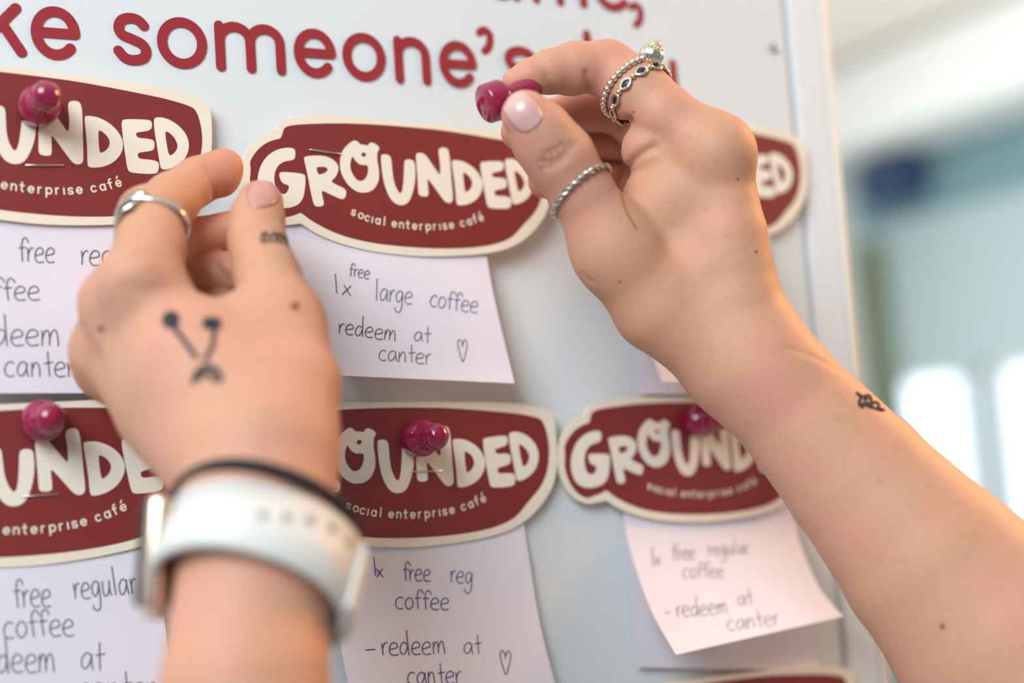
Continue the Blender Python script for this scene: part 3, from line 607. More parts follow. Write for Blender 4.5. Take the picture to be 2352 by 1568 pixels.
# ---- left hand, back of the hand towards the viewer, thumb and index finger pinching the card edge
vw = nrm(ray(590, 1100)); fw = .82
arm = chain([(570, 2150, .318, 262), (566, 1850, .322, 240), (563, 1568, .330, 192), (585, 1330, .342, 175), (592, 1150, .353, 178), (592, 1070, .357, 172)], vw, fw)
def bounds(*pts): P = np.array([J(*q)[0] for q in pts]); r = np.array([J(*q)[1] for q in pts])[:, None]; return (P-r).min(0)-.006, (P+r).max(0)+.006
LH = Field(*bounds((570, 2150, .318, 262), (570, 1568, .330, 206), (592, 1100, .355, 190), (650, 742, .386, 110), (200, 780, .40, 60), (513, 386, .433, 70), (440, 660, .445, 60), (672, 900, .372, 130)), HS)
add_set(LH, [arm], .0015, .008)
wk = nrm(ray(430, 850))
palm = [chain([(600, 1020, .358, 140), (455, 840, .372, 140), (330, 672, .384, 76)], wk, .72),
  chain([(575, 1030, .362, 140), (400, 880, .380, 120), (270, 704, .394, 62)], wk, .75),
  chain([(560, 1040, .366, 130), (385, 905, .386, 108), (254, 805, .404, 60)], wk, .8),
  chain([(525, 1045, .372, 148), (385, 945, .392, 108), (266, 846, .412, 58)], wk, .85),
  chain([(625, 1030, .362, 128), (677, 885, .372, 107), (650, 750, .386, 84)], wk, .9),
  chain([(575, 900, .370, 110), (560, 770, .382, 86)], wk, .8)]
add_set(LH, palm, .0015, .009)
add(LH, [blob(312, 640, .378, 62), blob(240, 672, .392, 32), blob(212, 806, .402, 28)], .006)
def finger(F, js, root, extra=(), kout=.009, rr=.014, kin=.0016, kfar=.0006):
    add_group(F, chain(js)+list(extra), kin, at(*root), rr, kout, kfar)
finger(LH, [(648, 742, .386, 84), (616, 640, .398, 76), (592, 560, .408, 66), (591, 500, .415, 61), (597, 468, .419, 54)], (650, 740, .386), [blob(582, 540, .413, 60)], .009, .018)
finger(LH, [(326, 650, .384, 84), (345, 570, .397, 80), (352, 500, .409, 74), (395, 456, .419, 60), (455, 415, .428, 54), (513, 386, .433, 46)], (318, 645, .384), [blob(505, 408, .432, 46), blob(330, 488, .409, 60), blob(400, 470, .419, 56)], .010, .014)
finger(LH, [(266, 706, .396, 66), (340, 606, .420, 60), (460, 552, .430, 53), (575, 520, .434, 46)], (266, 706, .396), (), .010, .014)
finger(LH, [(246, 796, .406, 66), (335, 705, .427, 58), (440, 650, .429, 58), (535, 628, .426, 54)], (246, 796, .406), (), .010, .014)
finger(LH, [(252, 850, .414, 62), (335, 795, .428, 50), (430, 740, .428, 50), (510, 705, .424, 46)], (252, 850, .414), (), .010, .012)

# ---- right hand, seen from its thumb side, holding a pin between thumb and index finger
va = nrm(ray(1900, 1050))
arm = chain([(2760, 2030, .405, 330), (2480, 1690, .413, 288), (2300, 1465, .419, 252), (2138, 1292, .424, 208), (1972, 1102, .430, 169), (1798, 908, .434, 140), (1738, 842, .435, 130)], va, .88)
RH = Field(*bounds((2760, 2030, .405, 330), (2300, 1465, .419, 260), (1750, 850, .435, 170), (1650, 352, .438, 110), (1395, 130, .446, 80), (1184, 240, .42, 60), (1590, 520, .488, 90), (1240, 416, .475, 60)), HS)
add_set(RH, [arm], .0015, .008)
hand = [chain([(1736, 845, .435, 126), (1688, 690, .436, 104), (1668, 540, .437, 92), (1640, 366, .440, 80)]),
  chain([(1716, 835, .440, 120), (1650, 660, .448, 100), (1622, 415, .458, 80)]),
  chain([(1706, 835, .446, 110), (1630, 660, .458, 96), (1608, 450, .472, 76)]),
  chain([(1700, 835, .452, 100), (1610, 660, .466, 90), (1590, 500, .484, 70)]),
  chain([(1655, 805, .437, 104), (1512, 702, .436, 106), (1408, 572, .432, 86)]),
  chain([(1560, 640, .442, 104), (1530, 560, .445, 80)]), chain([(1640, 600, .440, 92), (1560, 520, .442, 66)])]
add_set(RH, hand, .0015, .008)
add(RH, [blob(1514, 458, .442, 80), blob(1570, 430, .445, 84)], .011)
add(RH, [blob(1648, 348, .436, 74), blob(1690, 326, .446, 32)], .006)
finger(RH, [(1410, 575, .432, 88), (1370, 500, .430, 77), (1335, 440, .428, 74), (1285, 362, .425, 81), (1238, 300, .421, 72), (1208, 264, .418, 57)], (1410, 575, .432), [blob(1255, 330, .423, 76)], .008, .014)
finger(RH, [(1638, 352, .438, 82), (1524, 266, .440, 72), (1462, 208, .443, 74), (1395, 156, .446, 63), (1320, 154, .443, 57), (1262, 165, .440, 50), (1216, 177, .437, 40), (1184, 187, .436, 30)], (1640, 350, .438), [blob(1505, 345, .443, 78), blob(1440, 205, .446, 60), blob(1310, 170, .443, 50), blob(1230, 182, .4375, 34)], .008, .012)
finger(RH, [(1622, 420, .458, 78), (1428, 245, .470, 62), (1320, 254, .466, 47), (1240, 284, .460, 44), (1194, 303, .457, 44)], (1620, 420, .458), (), .008, .014)
finger(RH, [(1608, 450, .472, 74), (1462, 315, .486, 56), (1350, 318, .480, 46), (1280, 338, .473, 42), (1238, 360, .469, 42)], (1608, 450, .472), (), .008, .014)
finger(RH, [(1590, 500, .484, 66), (1480, 405, .494, 46), (1390, 412, .488, 42), (1310, 412, .480, 40), (1252, 416, .475, 40)], (1590, 500, .484), (), .008, .012)

def lap(V, Q, n=2):
    """light smoothing that keeps volume"""
    A = np.concatenate([Q[:, [0, 1]], Q[:, [1, 2]], Q[:, [2, 3]], Q[:, [3, 0]]]); A = np.vstack([A, A[:, ::-1]])
    deg = np.bincount(A[:, 0], minlength=len(V)).astype(float)
    for f in (.5, -.52)*n:
        S = np.stack([np.bincount(A[:, 0], weights=V[A[:, 1], i], minlength=len(V)) for i in range(3)], 1)/deg[:, None]
        V = V+f*(S-V)
    return V
def normals(V, Q):
    n = np.cross(V[Q[:, 2]]-V[Q[:, 0]], V[Q[:, 3]]-V[Q[:, 1]]); N = np.zeros_like(V)
    for i in range(4):
        for k in range(3): N[:, k] += np.bincount(Q[:, i], weights=n[:, k], minlength=len(V))
    return N/(np.linalg.norm(N, axis=1)[:, None]+1e-12)
VL, QL = surface(LH); VL = lap(VL, QL); VR, QR = surface(RH); VR = lap(VR, QR)
bvL = BVHTree.FromPolygons([Vector(v) for v in VL], [tuple(map(int, q)) for q in QL])
bvR = BVHTree.FromPolygons([Vector(v) for v in VR], [tuple(map(int, q)) for q in QR])
def hit(bv, px, py):
    r = bv.ray_cast(Vector(CAM), Vector(nrm(ray(px, py)))); return (np.array(r[0]), np.array(r[1])) if r[0] is not None else (None, None)
def crease(V, Q, bv, line, depth, width):
    """press a skin fold, drawn along the surface, into the mesh"""
    P = [hit(bv, *p)[0] for p in catmull(line, 6)]; P = np.array([p for p in P if p is not None])
    if len(P) < 2: return V
    lo, hi = P.min(0)-3*width, P.max(0)+3*width; m = np.where(((V > lo) & (V < hi)).all(1))[0]
    D = np.full(len(m), 1.0)
    for a, b in zip(P, P[1:]):
        d = b-a; t = np.clip(((V[m]-a)@d)/max(d@d, 1e-14), 0, 1); D = np.minimum(D, np.linalg.norm(V[m]-a-t[:, None]*d, axis=1))
    N = normals(V, Q); V = V.copy(); V[m] -= N[m]*(depth*np.exp(-(D/width)**2))[:, None]; return V
for line, dp, wd in (
    
    ([(1428, 420), (1448, 378), (1476, 352), (1500, 338)], .0014, .0016), ([(1418, 298), (1430, 290), (1446, 276)], .0016, .0015),
    ([(1346, 168), (1350, 186), (1356, 206)], .0009, .0009), ([(1254, 172), (1262, 190), (1278, 212)], .0005, .0008),
    ([(1240, 372), (1270, 370), (1300, 352), (1322, 330)], .0005, .0008), ([(1246, 386), (1276, 380), (1306, 362)], .0004, .0008), ([(1250, 352), (1276, 344), (1300, 330)], .0004, .0008),
    ([(1340, 630), (1352, 642), (1366, 648)], .0003, .0008), ([(1812, 800), (1850, 812), (1890, 830), (1920, 846)], .00025, .0011)):
    VR = crease(VR, QR, bvR, line, dp, wd)
for line, dp, wd in (
    ([(474, 386), (484, 410), (492, 440), (490, 464)], .0007, .0011), ([(520, 640), (506, 624), (495, 606)], .0008, .0014),
    ([(300, 590), (335, 582), (372, 592)], .0005, .0018), ([(290, 660), (335, 668), (380, 660)], .0004, .002), ([(556, 505), (590, 498), (630, 506)], .0004, .0012)):
    VL = crease(VL, QL, bvL, line, dp, wd)
nL = len(VL)
VB = np.vstack([VL, VR]); QB = np.vstack([QL, QR+nL])
me = bpy.data.meshes.new('person'); me.from_pydata(VB.tolist(), [], QB.tolist()); me.update(); me.shade_smooth()
# a natural reddening of finger tips and knuckles, plus shade painted on fingers behind
fl = np.zeros(len(VB))
for (px, py, d, r, a) in ((513, 390, .431, 75, .9), (597, 450, .417, 70, .55), (560, 530, .43, 70, .8), (1200, 255, .418, 70, .45), (1190, 184, .434, 50, .4), (1400, 120, .44, 70, .45), (1194, 303, .457, 95, 1.1), (1238, 360, .469, 80, 1.1), (1250, 416, .475, 80, 1.1), (1340, 250, .46, 90, .6), (1400, 400, .48, 110, .9), (1440, 470, .44, 60, .5), (480, 590, .43, 110, 1.0)):
    p, rr = J(px, py, d, r); fl = np.maximum(fl, a*np.exp(-(np.linalg.norm(VB-p, axis=1)/rr)**2))
at_ = me.attributes.new('flush_and_shade', 'FLOAT', 'POINT'); at_.data.foreach_set('value', fl.astype(np.float32))

# ---- skin with its tattoos and moles
sk = bpy.data.materials.new('skin'); sk.use_nodes = True; M['skin'] = sk
nt_ = sk.node_tree; Nn, Lk = nt_.nodes, nt_.links; bs = Nn['Principled BSDF']
def node(t, **kw):
    n = Nn.new(t)
    for k, v in kw.items(): setattr(n, k, v)
    return n
def m1(op, a, b=None, c=None):
    n = node('ShaderNodeMath', operation=op)
    for i, v in enumerate((a, b, c)):
        if v is None: continue
        if isinstance(v, (int, float)): n.inputs[i].default_value = v
        else: Lk.new(v, n.inputs[i])
    return n.outputs[0]
def vm(op, a, b=None):
    n = node('ShaderNodeVectorMath', operation=op)
    for i, v in enumerate((a, b)):
        if v is None: continue
        if hasattr(v, 'node'): Lk.new(v, n.inputs[i])
        else: n.inputs[i].default_value = tuple(v)
    return n.outputs['Value'] if op in ('DOT_PRODUCT', 'LENGTH', 'DISTANCE') else n.outputs['Vector']
tc = node('ShaderNodeTexCoord'); OBJ = tc.outputs['Object']
def mixc(fac, a, b):
    n = node('ShaderNodeMix', data_type='RGBA')
    if isinstance(fac, (int, float)): n.inputs[0].default_value = fac
    else: Lk.new(fac, n.inputs[0])
    for i, v in ((6, a), (7, b)):
        if hasattr(v, 'node'): Lk.new(v, n.inputs[i])
        else: n.inputs[i].default_value = (*v, 1)
    return n.outputs[2]
def noise(scale, detail=4):
    n = node('ShaderNodeTexNoise'); n.inputs['Scale'].default_value = scale; n.inputs['Detail'].default_value = detail; Lk.new(OBJ, n.inputs['Vector']); return n.outputs[0]
def maprange(v, a, b, c, d):
    n = node('ShaderNodeMapRange'); n.interpolation_type = 'SMOOTHSTEP'; Lk.new(v, n.inputs[0])
    for i, q in enumerate((a, b, c, d)): n.inputs[i+1].default_value = q
    return n.outputs[0]
SKIN = (.575, .295, .195)
colr = mixc(maprange(noise(55), .35, .7, 0, 1), SKIN, (.60, .285, .205))
colr = mixc(maprange(noise(16, 2), .35, .68, 0, .6), colr, (.55, .29, .165))
colr = mixc(maprange(noise(420, 3), .55, .75, 0, .35), colr, (.46, .20, .115))
fa = node('ShaderNodeAttribute', attribute_name='flush_and_shade'); colr = mixc(m1('MULTIPLY', fa.outputs['Fac'], .62), colr, (.58, .20, .14))
def inkmat(name, rgb, amount, rough=.5):
    m = mat(name, rgb, .85, 0, Specular_IOR_Level=.1); nt = m.node_tree; b = nt.nodes['Principled BSDF']; o = [n for n in nt.nodes if n.type == 'OUTPUT_MATERIAL'][0]
    a = nt.nodes.new('ShaderNodeAttribute'); a.attribute_name = 'ink'; k = nt.nodes.new('ShaderNodeMath'); k.operation = 'MULTIPLY'; k.inputs[1].default_value = amount
    t = nt.nodes.new('ShaderNodeBsdfTransparent'); mx = nt.nodes.new('ShaderNodeMixShader')
    nt.links.new(a.outputs['Fac'], k.inputs[0]); nt.links.new(k.outputs[0], mx.inputs[0]); nt.links.new(t.outputs[0], mx.inputs[1]); nt.links.new(b.outputs[0], mx.inputs[2]); nt.links.new(mx.outputs[0], o.inputs['Surface'])
    return m
MARKS = []
def tattoo(bv, centre, strokes, soft, m, name, label=None): MARKS.append((bv, centre, strokes, soft, m, name, label))
def lay_marks():
    """soft-edged ink, moles and painted crease shade on the skin: strokes (list of points, half width) in pixels about a centre"""
    for bv, (cx, cy), strokes, soft, m, name, label in MARKS:
        V, Fc, A = [], [], []
        for li, (P, w) in enumerate(strokes):
            P = np.array(P, float)+[cx, cy]
            if len(P) == 1 or np.ptp(P, axis=0).max() < .5:                  # a dot
                p = P[0]; b0 = len(V); K = 16; rings = ((0, 1), (.45*max(w-soft, .3*w), 1), (max(w-soft, .3*w), 1), (w+soft, 0))
                for r, a in rings:
                    for k in range(K):
                        h, n = hit(bv, p[0]+r*math.cos(2*math.pi*k/K), p[1]+r*math.sin(2*math.pi*k/K))
                        V.append(h+n*(.00010+.00001*li)); A.append(a)
                for q in range(3):
                    for k in range(K): Fc.append((b0+q*K+k, b0+q*K+(k+1) % K, b0+(q+1)*K+(k+1) % K, b0+(q+1)*K+k))
                continue
            C = catmull(P, 5) if len(P) > 2 else np.array([P[0]+(P[1]-P[0])*t for t in np.linspace(0, 1, 8)])
            T = np.gradient(C, axis=0); T /= np.linalg.norm(T, axis=1)[:, None]+1e-9; Nm = np.stack([-T[:, 1], T[:, 0]], 1)
            C = np.vstack([C[0]-T[0]*soft, C, C[-1]+T[-1]*soft]); Nm = np.vstack([Nm[0], Nm, Nm[-1]]); b0 = len(V); wi = max(w-soft, .25*w)
            for i, (c, n2) in enumerate(zip(C, Nm)):
                end = 0 if i in (0, len(C)-1) else 1
                for off, a in ((-w-soft, 0), (-wi, end), (wi, end), (w+soft, 0)):
                    h, n = hit(bv, *(c+n2*off))
                    if h is None: h, n = V[-1], np.zeros(3)
                    V.append(h+n*(.00010+.00001*li)); A.append(a)
            for i in range(len(C)-1):
                for k in range(3): Fc.append((b0+4*i+k, b0+4*i+k+1, b0+4*i+4+k+1, b0+4*i+4+k))
        o = mesh(name, V, Fc, m, person, True); t_ = o.data.attributes.new('ink', 'FLOAT', 'POINT'); t_.data.foreach_set('value', np.array(A, np.float32))
        if label: o['label'] = label
def poly(P, w): return [(P, w)]
M['tattoo'] = inkmat('faded_tattoo_ink', (.035, .042, .055), .84); M['tattoo_thumb'] = inkmat('grey_green_tattoo_ink', (.09, .085, .06), .75)
M['mole'] = inkmat('brown_mole', (.22, .075, .03), .75); M['fold'] = inkmat('skin_fold_shade', (.40, .17, .10), .42)
cx, cy = 440, 790
sh = lambda P: [(x-cx, y-cy) for x, y in P]
tattoo(bvL, (cx, cy), poly(sh([(393, 735)]), 21)+poly(sh([(480, 743)]), 15)+poly(sh([(494, 744)]), 15)
       + poly(sh([(402, 755), (425, 785), (452, 822)]), 5.5)+poly(sh([(492, 762), (488, 795), (470, 828)]), 5.5)
       + poly(sh([(444, 880), (452, 858), (464, 846), (480, 842), (496, 850), (506, 866), (502, 878)]), 6.5)+poly(sh([(458, 872), (470, 858), (484, 862), (490, 876)]), 5), 3, M['tattoo'], 'tattoo', 'blurred grey flower-stem tattoo on the back of the left hand')
tattoo(bvL, (632, 549), poly([(-30, -10), (-20, -14), (-22, 6), (-30, 4), (-30, -10)], 3)+poly([(-10, 8), (-8, -10), (2, -12), (3, 8), (6, -8), (14, -9), (15, 10)], 3)+poly([(20, -4), (26, -4), (28, 14)], 3), 3, M['tattoo_thumb'], 'tattoo', 'small grey lettered tattoo on the left thumb')
tattoo(bvR, (1995, 922), poly([(-28, -20), (-18, -10), (-22, 4), (-12, 14)], 3.6)+poly([(-10, -12), (0, -14), (6, -2), (-4, 6), (-10, -12)], 3.2)+poly([(-20, -14), (0, -6)], 2.5)+poly([(4, 12), (12, 2), (22, 6), (24, 18), (36, 20)], 3.4)+poly([(-16, 4), (8, 14), (30, 18)], 3.2), 2, M['tattoo'], 'tattoo', 'small black tattoo on the right forearm')
for bv, p, r in ((bvL, (678, 703), 9), (bvL, (232, 755), 6), (bvR, (1694, 411), 2.6), (bvR, (1737, 578), 3), (bvR, (2165, 1438), 5.5), (bvR, (1423, 647), 2.2), (bvR, (1456, 257), 2.2)):
    tattoo(bv, p, [([(0, 0)], r)], max(1.2, r*.7), M['mole'], 'mole')
tattoo(bvR, (1440, 488), [([(-15, -44), (-6, -14), (6, 12), (22, 38)], 2.4)], 2.8, M['fold'], 'web_fold')  # dark line painted for the shade in the thumb web crease
# fine crossing lines over the right thumb joint, crease shade drawn as strokes
wr = [([(-26, 34), (-6, 26), (14, 6), (30, -16), (44, -36)], 1.5), ([(-30, 12), (-14, -4), (2, -14), (20, -26)], 1.0), ([(-24, 26), (-16, 6), (-2, 0), (12, -6)], .9), ([(-8, -14), (-2, 4), (-6, 22)], .8),
 ([(8, -20), (14, -6), (12, 8)], .8), ([(-20, -2), (-18, 14)], .8), ([(-34, 22), (-28, 34), (-24, 44)], .8), ([(24, -28), (28, -14)], .7)]
tattoo(bvR, (1268, 352), [s for P, w in wr for s in poly(P, w*.8)], 1.1, M['fold'], 'thumb_creases')
Lk.new(colr, bs.inputs['Base Color'])
bs.inputs['Roughness'].default_value = .54; bs.inputs['Specular IOR Level'].default_value = .30
bs.inputs['Subsurface Weight'].default_value = .22; bs.inputs['Subsurface Radius'].default_value = (.009, .0036, .0018); bs.inputs['Subsurface Scale'].default_value = .6
vo = node('ShaderNodeTexVoronoi'); vo.inputs['Scale'].default_value = 1500; Lk.new(OBJ, vo.inputs['Vector'])
hb = m1('ADD', m1('MULTIPLY', vo.outputs['Distance'], .5), m1('MULTIPLY', noise(900, 5), .9))
bp = node('ShaderNodeBump'); bp.inputs['Strength'].default_value = .34; bp.inputs['Distance'].default_value = .00018; Lk.new(hb, bp.inputs['Height']); Lk.new(bp.outputs[0], bs.inputs['Normal'])
person = link('person', me, sk)
tag(person, 'person reaching both tattooed, ringed hands up to fix a voucher on the board', 'person')

lay_marks()
# ---- thumb nails
M['nail'] = noisy(mat('natural_nail', (.68, .40, .37), .28, 0, Subsurface_Weight=.15, Coat_Weight=.25), 120, .06)
M['nail'].node_tree.nodes['Principled BSDF'].inputs['Subsurface Radius'].default_value = (.004, .002, .001)
M['nail_left'] = noisy(mat('salmon_nail', (.56, .27, .21), .3, 0, Coat_Weight=.2), 120, .06)
def nail(bv, c, ax, hl, hw, label, m='nail'):
    """nail plate lying on the skin: centre, direction to the tip (pixels), half length and half width"""
    ax = nrm(np.array(ax, float)); pr = np.array([-ax[1], ax[0]]); V, Fc = [], []; nu, nv = 14, 16; top, low = [], []
    for j in range(nv+1):
        for i in range(nu+1):
            a, b = -1+2*i/nu, -1+2*j/nv
            sq = (abs(a)**2.8+abs(b)**2.8)**(1/2.8); rr = max(abs(a), abs(b)); k = rr/sq if sq > 0 else 1
            a, b = a*k, b*k; p = np.array(c)+ax*hl*b*(1 if b < 0 else 1.0)+pr*hw*a
            h, n = hit(bv, *p)
            if h is None: h, n = top[-1][0], top[-1][1]
            e = 1-min(1, (abs(a)**3.2+abs(b)**3.2)); top.append((h, n, e))
    V = [h+n*(.00010+.00050*e**.6) for h, n, e in top]; n0 = len(V); V += [h-n*.0006 for h, n, e in top]
    for j in range(nv):
        for i in range(nu):
            q = (j*(nu+1)+i, j*(nu+1)+i+1, (j+1)*(nu+1)+i+1, (j+1)*(nu+1)+i); Fc += [q[::-1], tuple(x+n0 for x in q)]
    rim = [i for i in range(nu+1)]+[j*(nu+1)+nu for j in range(1, nv+1)]+[nv*(nu+1)+i for i in range(nu-1, -1, -1)]+[j*(nu+1) for j in range(nv-1, 0, -1)]
    for k in range(len(rim)): x, y = rim[k], rim[(k+1) % len(rim)]; Fc.append((x, y, y+n0, x+n0))
    o = mesh('thumbnail', V, Fc, M[m], person, True); o['label'] = label; return o
nail(bvR, (1200, 256), (-.62, -.80), 48, 37, 'pale pink nail of the right thumb')
nail(bvL, (603, 447), (-.22, -.97), 30, 36, 'pink nail of the left thumb', 'nail_left')

# ------------------------------------------------------------------ jewellery, watch and hair tie
def sect(bv, c, e1, e2, n=72, harm=3):
    """smooth outline of the skin around c in the plane e1, e2: radius as a function of angle"""
    R = []
    for k in range(n):
        t = 2*math.pi*k/n; d = e1*math.cos(t)+e2*math.sin(t); r = bv.ray_cast(Vector(c), Vector(d)); R.append(np.nan if r[0] is None else r[3])
    R = np.array(R); R = np.where(np.isnan(R), np.nanmedian(R), R); R = np.minimum(R, 1.35*np.median(R))
    Fq = np.fft.rfft(R); Fq[harm+1:] = 0
    return lambda t: np.interp(np.mod(t, 2*math.pi), 2*math.pi*np.arange(n+1)/n, np.append(np.fft.irfft(Fq, n), np.fft.irfft(Fq, n)[0]))
def frame(axis):
    a = nrm(axis); e2 = nrm(-FV+a*(FV@a)); e1 = np.cross(e2, a); e1 = e1 if e1@RV > 0 else -e1
    return a, e1, e2
def img(x, y, away=0.0): return nrm(RV*x-UV*y+FV*away)            # direction given in the picture (x right, y down) and depth
def loop(c, e1, e2, rad, off, ts): return np.array([c+(e1*math.cos(t)+e2*math.sin(t))*(rad(t)+off) for t in ts])
def strip(c, a, e1, e2, rad, off, ts, w, th, closed=True, shift=None, round_=True):
    """flat band: width w along the axis, thickness th"""
    V, Fc = [], []; K = [(-w/2, 0), (-w/2+th*.4, th), (w/2-th*.4, th), (w/2, 0)] if round_ else [(-w/2, 0), (-w/2, th), (w/2, th), (w/2, 0)]
    for i, t in enumerate(ts):
        d = e1*math.cos(t)+e2*math.sin(t); r = rad(t)+(off(t) if callable(off) else off); s = shift(t) if shift else 0
        for (x, z) in K: V.append(c+d*(r+z)+a*(x+s))
    n = len(ts)
    for i in range(n if closed else n-1):
        j = (i+1) % n
        for k in range(4): Fc.append((4*i+k, 4*j+k, 4*j+(k+1) % 4, 4*i+(k+1) % 4))
    if not closed: Fc += [(0, 1, 2, 3), (4*n-1, 4*n-2, 4*n-3, 4*n-4)]
    return V, Fc
TS = np.linspace(0, 2*math.pi, 97)[:-1]
def sphere(p, r, seg=12, axes=None, scl=(1, 1, 1)):
    V, Fc = [], []; A = np.eye(3) if axes is None else np.array(axes)
    for i in range(seg//2+1):
        for k in range(seg):
            u, v = math.pi*i/(seg//2), 2*math.pi*k/seg
            V.append(np.asarray(p)+r*(A[0]*scl[0]*math.sin(u)*math.cos(v)+A[1]*scl[1]*math.sin(u)*math.sin(v)+A[2]*scl[2]*math.cos(u)))
    for i in range(seg//2):
        for k in range(seg): Fc.append((i*seg+k, i*seg+(k+1) % seg, (i+1)*seg+(k+1) % seg, (i+1)*seg+k))
    return V, Fc

# silver wrap ring with dark feather, left index finger
c, _ = J(350, 520, .4055, 1); a, e1, e2 = frame(img(.10, -1, 1.15)); rad = sect(bvL, c, e1, e2)
g = empty('finger_ring', c); tag(g, 'wide silver wrap ring with a dark engraved feather, on the left index finger', 'ring')
MB().add(*strip(c, a, e1, e2, rad, .0003, TS, .0026, .0010)).build('band', M['silver'], g, True)
rad2 = sect(bvL, c-a*.006, e1, e2); grow = lambda sh: (lambda t: .0003+(rad2(t)-rad(t))*abs(sh(t))/.006)
tl = np.linspace(math.radians(100), math.radians(250), 40)
MB().add(*strip(c, a, e1, e2, rad, grow(lambda t: -.0060*max(0, math.sin((t-tl[0])/(tl[-1]-tl[0])*math.pi))**.55-.0010), tl, .0016, .0010, False, lambda t: -.0060*max(0, math.sin((t-tl[0])/(tl[-1]-tl[0])*math.pi))**.55-.0010)).build('outer_band', M['silver'], g, True)
tf = np.linspace(math.radians(108), math.radians(205), 24)
MB().add(*strip(c, a, e1, e2, rad, grow(lambda t: -.0036), tf, .0046, .0006, False, lambda t: -.0036)).build('feather', M['silver_dark'], g, True)
tf = np.linspace(math.radians(100), math.radians(165), 18)
MB().add(*strip(c, a, e1, e2, rad, .0002, tf, .0024, .0007, False, lambda t: .0026)).build('feather', M['silver'], g, True)

# twisted ring, right thumb
c, _ = J(1336, 440, .4285, 1); a, e1, e2 = frame(img(-.625, -.78, .22)); rad = sect(bvR, c, e1, e2)
g = empty('finger_ring', c); tag(g, 'thin twisted silver rope ring on the right thumb', 'ring')
tt = np.linspace(0, 2*math.pi, 361)[:-1]; N_TW = 15
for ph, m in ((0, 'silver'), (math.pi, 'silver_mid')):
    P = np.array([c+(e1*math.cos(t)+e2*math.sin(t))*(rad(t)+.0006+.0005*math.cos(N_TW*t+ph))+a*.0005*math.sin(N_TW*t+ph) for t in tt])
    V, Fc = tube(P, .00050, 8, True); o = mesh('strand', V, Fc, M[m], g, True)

# beaded ring with a lotus bud charm, and a ring of marquise links, right index finger
ax = img(-.636, -.771, .50)
c, _ = J(1449, 193, .4425, 1); a, e1, e2 = frame(ax); rad = sect(bvR, c, e1, e2)
g = empty('finger_ring', c); tag(g, 'beaded silver ring with a lotus bud charm, on the right index finger', 'ring')
nb = 31; bead_me = None
for k in range(nb):
    t = 2*math.pi*k/nb; p = c+(e1*math.cos(t)+e2*math.sin(t))*(rad(t)+.0008)
    if bead_me is None:
        V, Fc = sphere((0, 0, 0), .00112, 14); bead_me = bpy.data.meshes.new('bead'); bead_me.from_pydata([tuple(map(float, v)) for v in V], [], Fc); bead_me.shade_smooth(); bead_me.materials.append(M['silver'])
    o = bpy.data.objects.new('bead', bead_me); col.objects.link(o); o.parent = g; o.location = tuple(p-c); o.scale = (1, 1, 1)
MB().add(*tube(loop(c, e1, e2, rad, .0003, TS), .0004, 8, True)).build('inner_band', M['silver_dark'], g, True)
ch0 = at(1490, 152, .4375); cdir = img(.26, -.95, -.05); ca = nrm(cdir); n1 = nrm(np.cross(ca, FV)); n2 = np.cross(ca, n1)
V, Fc = [], []; prof = [(-.0006, .0006), (.0004, .0016), (.0014, .0026), (.0026, .00305), (.0038, .0029), (.0046, .0024), (.0048, .0012), (.0046, .0002)]; SG = 64
for z, r in prof:
    z, r = z*1.2, r*1.25
    for k in range(SG):
        t = 2*math.pi*k/SG; rr = r*(1+.10*abs(math.sin(5*t))**.7-.05); V.append(ch0+ca*z+rr*(n1*math.cos(t)+n2*math.sin(t)))
for i in range(len(prof)-1):
    for k in range(SG): Fc.append((i*SG+k, i*SG+(k+1) % SG, (i+1)*SG+(k+1) % SG, (i+1)*SG+k))
ch = mesh('lotus_charm', V, Fc, M['silver'], g, True)
mb = MB()
for k in range(16):
    t = 2*math.pi*k/16; mb.add(*sphere(ch0+ca*.0057+.0028*(n1*math.cos(t)+n2*math.sin(t)), .00045, 8))
mb.build('rim_beading', M['gold'], ch, True)
MB().add(*sphere(ch0+ca*.0063, .0023, 20, (n1, n2, ca), (1, 1, 1.05))).build('stone', M['stone'], ch, True)

c, _ = J(1470, 219, .4425, 1); rad = sect(bvR, c, e1, e2)
g = empty('finger_ring', c); tag(g, 'ring of black inlaid marquise links and gold beads below the beaded right ring', 'ring')
nl = 11
for k in range(nl):
    t = 2*math.pi*k/nl+.12; d = e1*math.cos(t)+e2*math.sin(t); tg = -e1*math.sin(t)+e2*math.cos(t); p = c+d*(rad(t)+.0006)
    ring = np.array([p+tg*.0020*math.cos(q)+a*.0014*math.sin(q)*(1-.25*abs(math.cos(q)))-d*.00025*math.cos(q)**2 for q in np.linspace(0, 2*math.pi, 29)[:-1]])
    lk = MB().add(*tube(ring, .00046, 8, True)).build('marquise_link', M['silver'], g, True)
    MB().add(*sphere(p-d*.0001, 1.0, 14, (tg, a, d), (.0016, .00095, .00030))).build('inlay', M['inlay'], lk, True)
    t2 = t+math.pi/nl; d2 = e1*math.cos(t2)+e2*math.sin(t2)
    MB().add(*sphere(c+d2*(rad(t2)+.0007), .00092, 12)).build('gold_bead', M['gold'], g, True)
MB().add(*tube(loop(c, e1, e2, rad, .0002, TS), .00035, 8, True)).build('inner_band', M['silver_dark'], g, True)

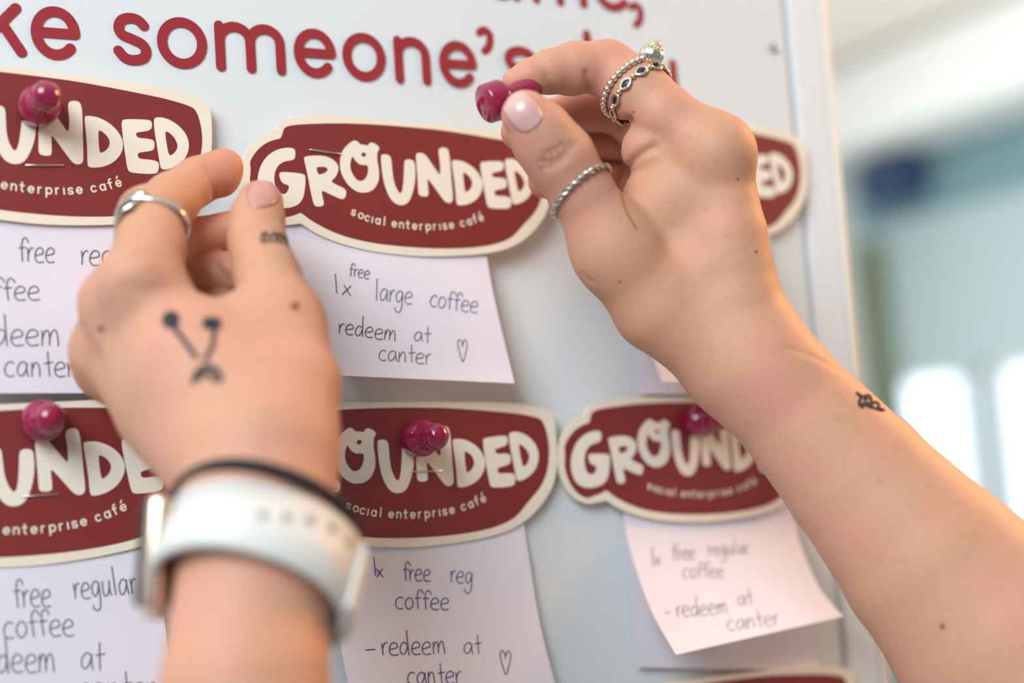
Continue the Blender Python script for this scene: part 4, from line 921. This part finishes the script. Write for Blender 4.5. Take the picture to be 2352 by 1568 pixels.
# watch on the left wrist
upw = UV*math.cos(math.radians(11))+RV*math.sin(math.radians(11)); a = nrm(upw*math.cos(math.radians(46))+FV*math.sin(math.radians(46)))
e1 = RV*math.cos(math.radians(11))-UV*math.sin(math.radians(11)); e2 = nrm(np.cross(a, e1)); e2 = e2 if e2@FV < 0 else -e2
c = at(596, 1316, .3463); rad = sect(bvL, c, e1, e2, harm=2)
w_ = empty('wristwatch', c); tag(w_, 'rose gold square watch on a pale perforated strap around the left wrist', 'watch')
off = lambda t: .0010+.0030*max(0, math.cos(t))**1.5+.0022*max(0, -math.cos(t))**2
sv, sf = strip(c, a, e1, e2, rad, off, TS, .0205, .0019)
st_ = mesh('strap', sv, sf, M['strap'], w_); 
for p_ in st_.data.polygons: p_.use_smooth = True
bvs = BVHTree.FromPolygons([Vector(v) for v in sv], sf)
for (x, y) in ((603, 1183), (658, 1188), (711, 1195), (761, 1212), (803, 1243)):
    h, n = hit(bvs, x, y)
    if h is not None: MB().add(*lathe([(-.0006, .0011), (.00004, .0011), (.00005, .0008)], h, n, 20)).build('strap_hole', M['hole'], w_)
# loose strap end lying over the first layer
tk = np.linspace(math.radians(-38), math.radians(20), 20)
MB().add(*strip(c, a, e1, e2, rad, lambda t: off(t)+.0021, tk, .0190, .0016, False, lambda t: -.0012)).build('strap_tail', M['strap'], w_)
cc = at(376, 1272, .3470); ca_ = nrm(UV*math.cos(.2)+FV*math.sin(.2)+RV*.03); ce1 = nrm(RV+UV*.0); ce2 = nrm(np.cross(ca_, ce1)); ce2 = ce2 if ce2@FV < 0 else -ce2
def rbox(name, ce, hx, hy, hz, m, parent, bev):
    bm = bmesh.new(); bmesh.ops.create_cube(bm, size=2)
    for v in bm.verts: v.co = Vector((v.co.x*hx, v.co.y*hy, v.co.z*hz))
    bmesh.ops.bevel(bm, geom=bm.edges[:], offset=bev, segments=5, affect='EDGES', profile=.5)
    for v in bm.verts: v.co = Vector(ce-ce1*v.co.x+ca_*v.co.y+ce2*v.co.z)
    o = from_bm(name, bm, m, parent, True); return o
case = rbox('case', cc, .0030, .0140, .0105, M['case'], w_, .0026)
rbox('glass', cc-ce1*.0028, .0016, .0130, .0096, M['glass_black'], case, .0016)
MB().add(*lathe([(0, .0028), (.0004, .0031), (.0016, .0031), (.0019, .0026)], cc-ca_*.0138+ce2*.003, -ca_, 24)).build('crown', M['case'], case, True)

# hair tie above the watch
c = at(600, 1314, .3480)+a*.0118; rad = sect(bvL, c, e1, e2, harm=2)
hb = loop(c, e1, e2, lambda t: rad(t)+.0027+.0030*max(0, math.cos(t))**2+.0016*max(0, -math.cos(t)), 0, TS)
V, Fc = tube(hb, .0017, 10, True); o = mesh('hair_tie', V, Fc, M['elastic'], None, True); tag(o, 'black elastic hair tie around the left wrist just above the watch', 'hair tie')
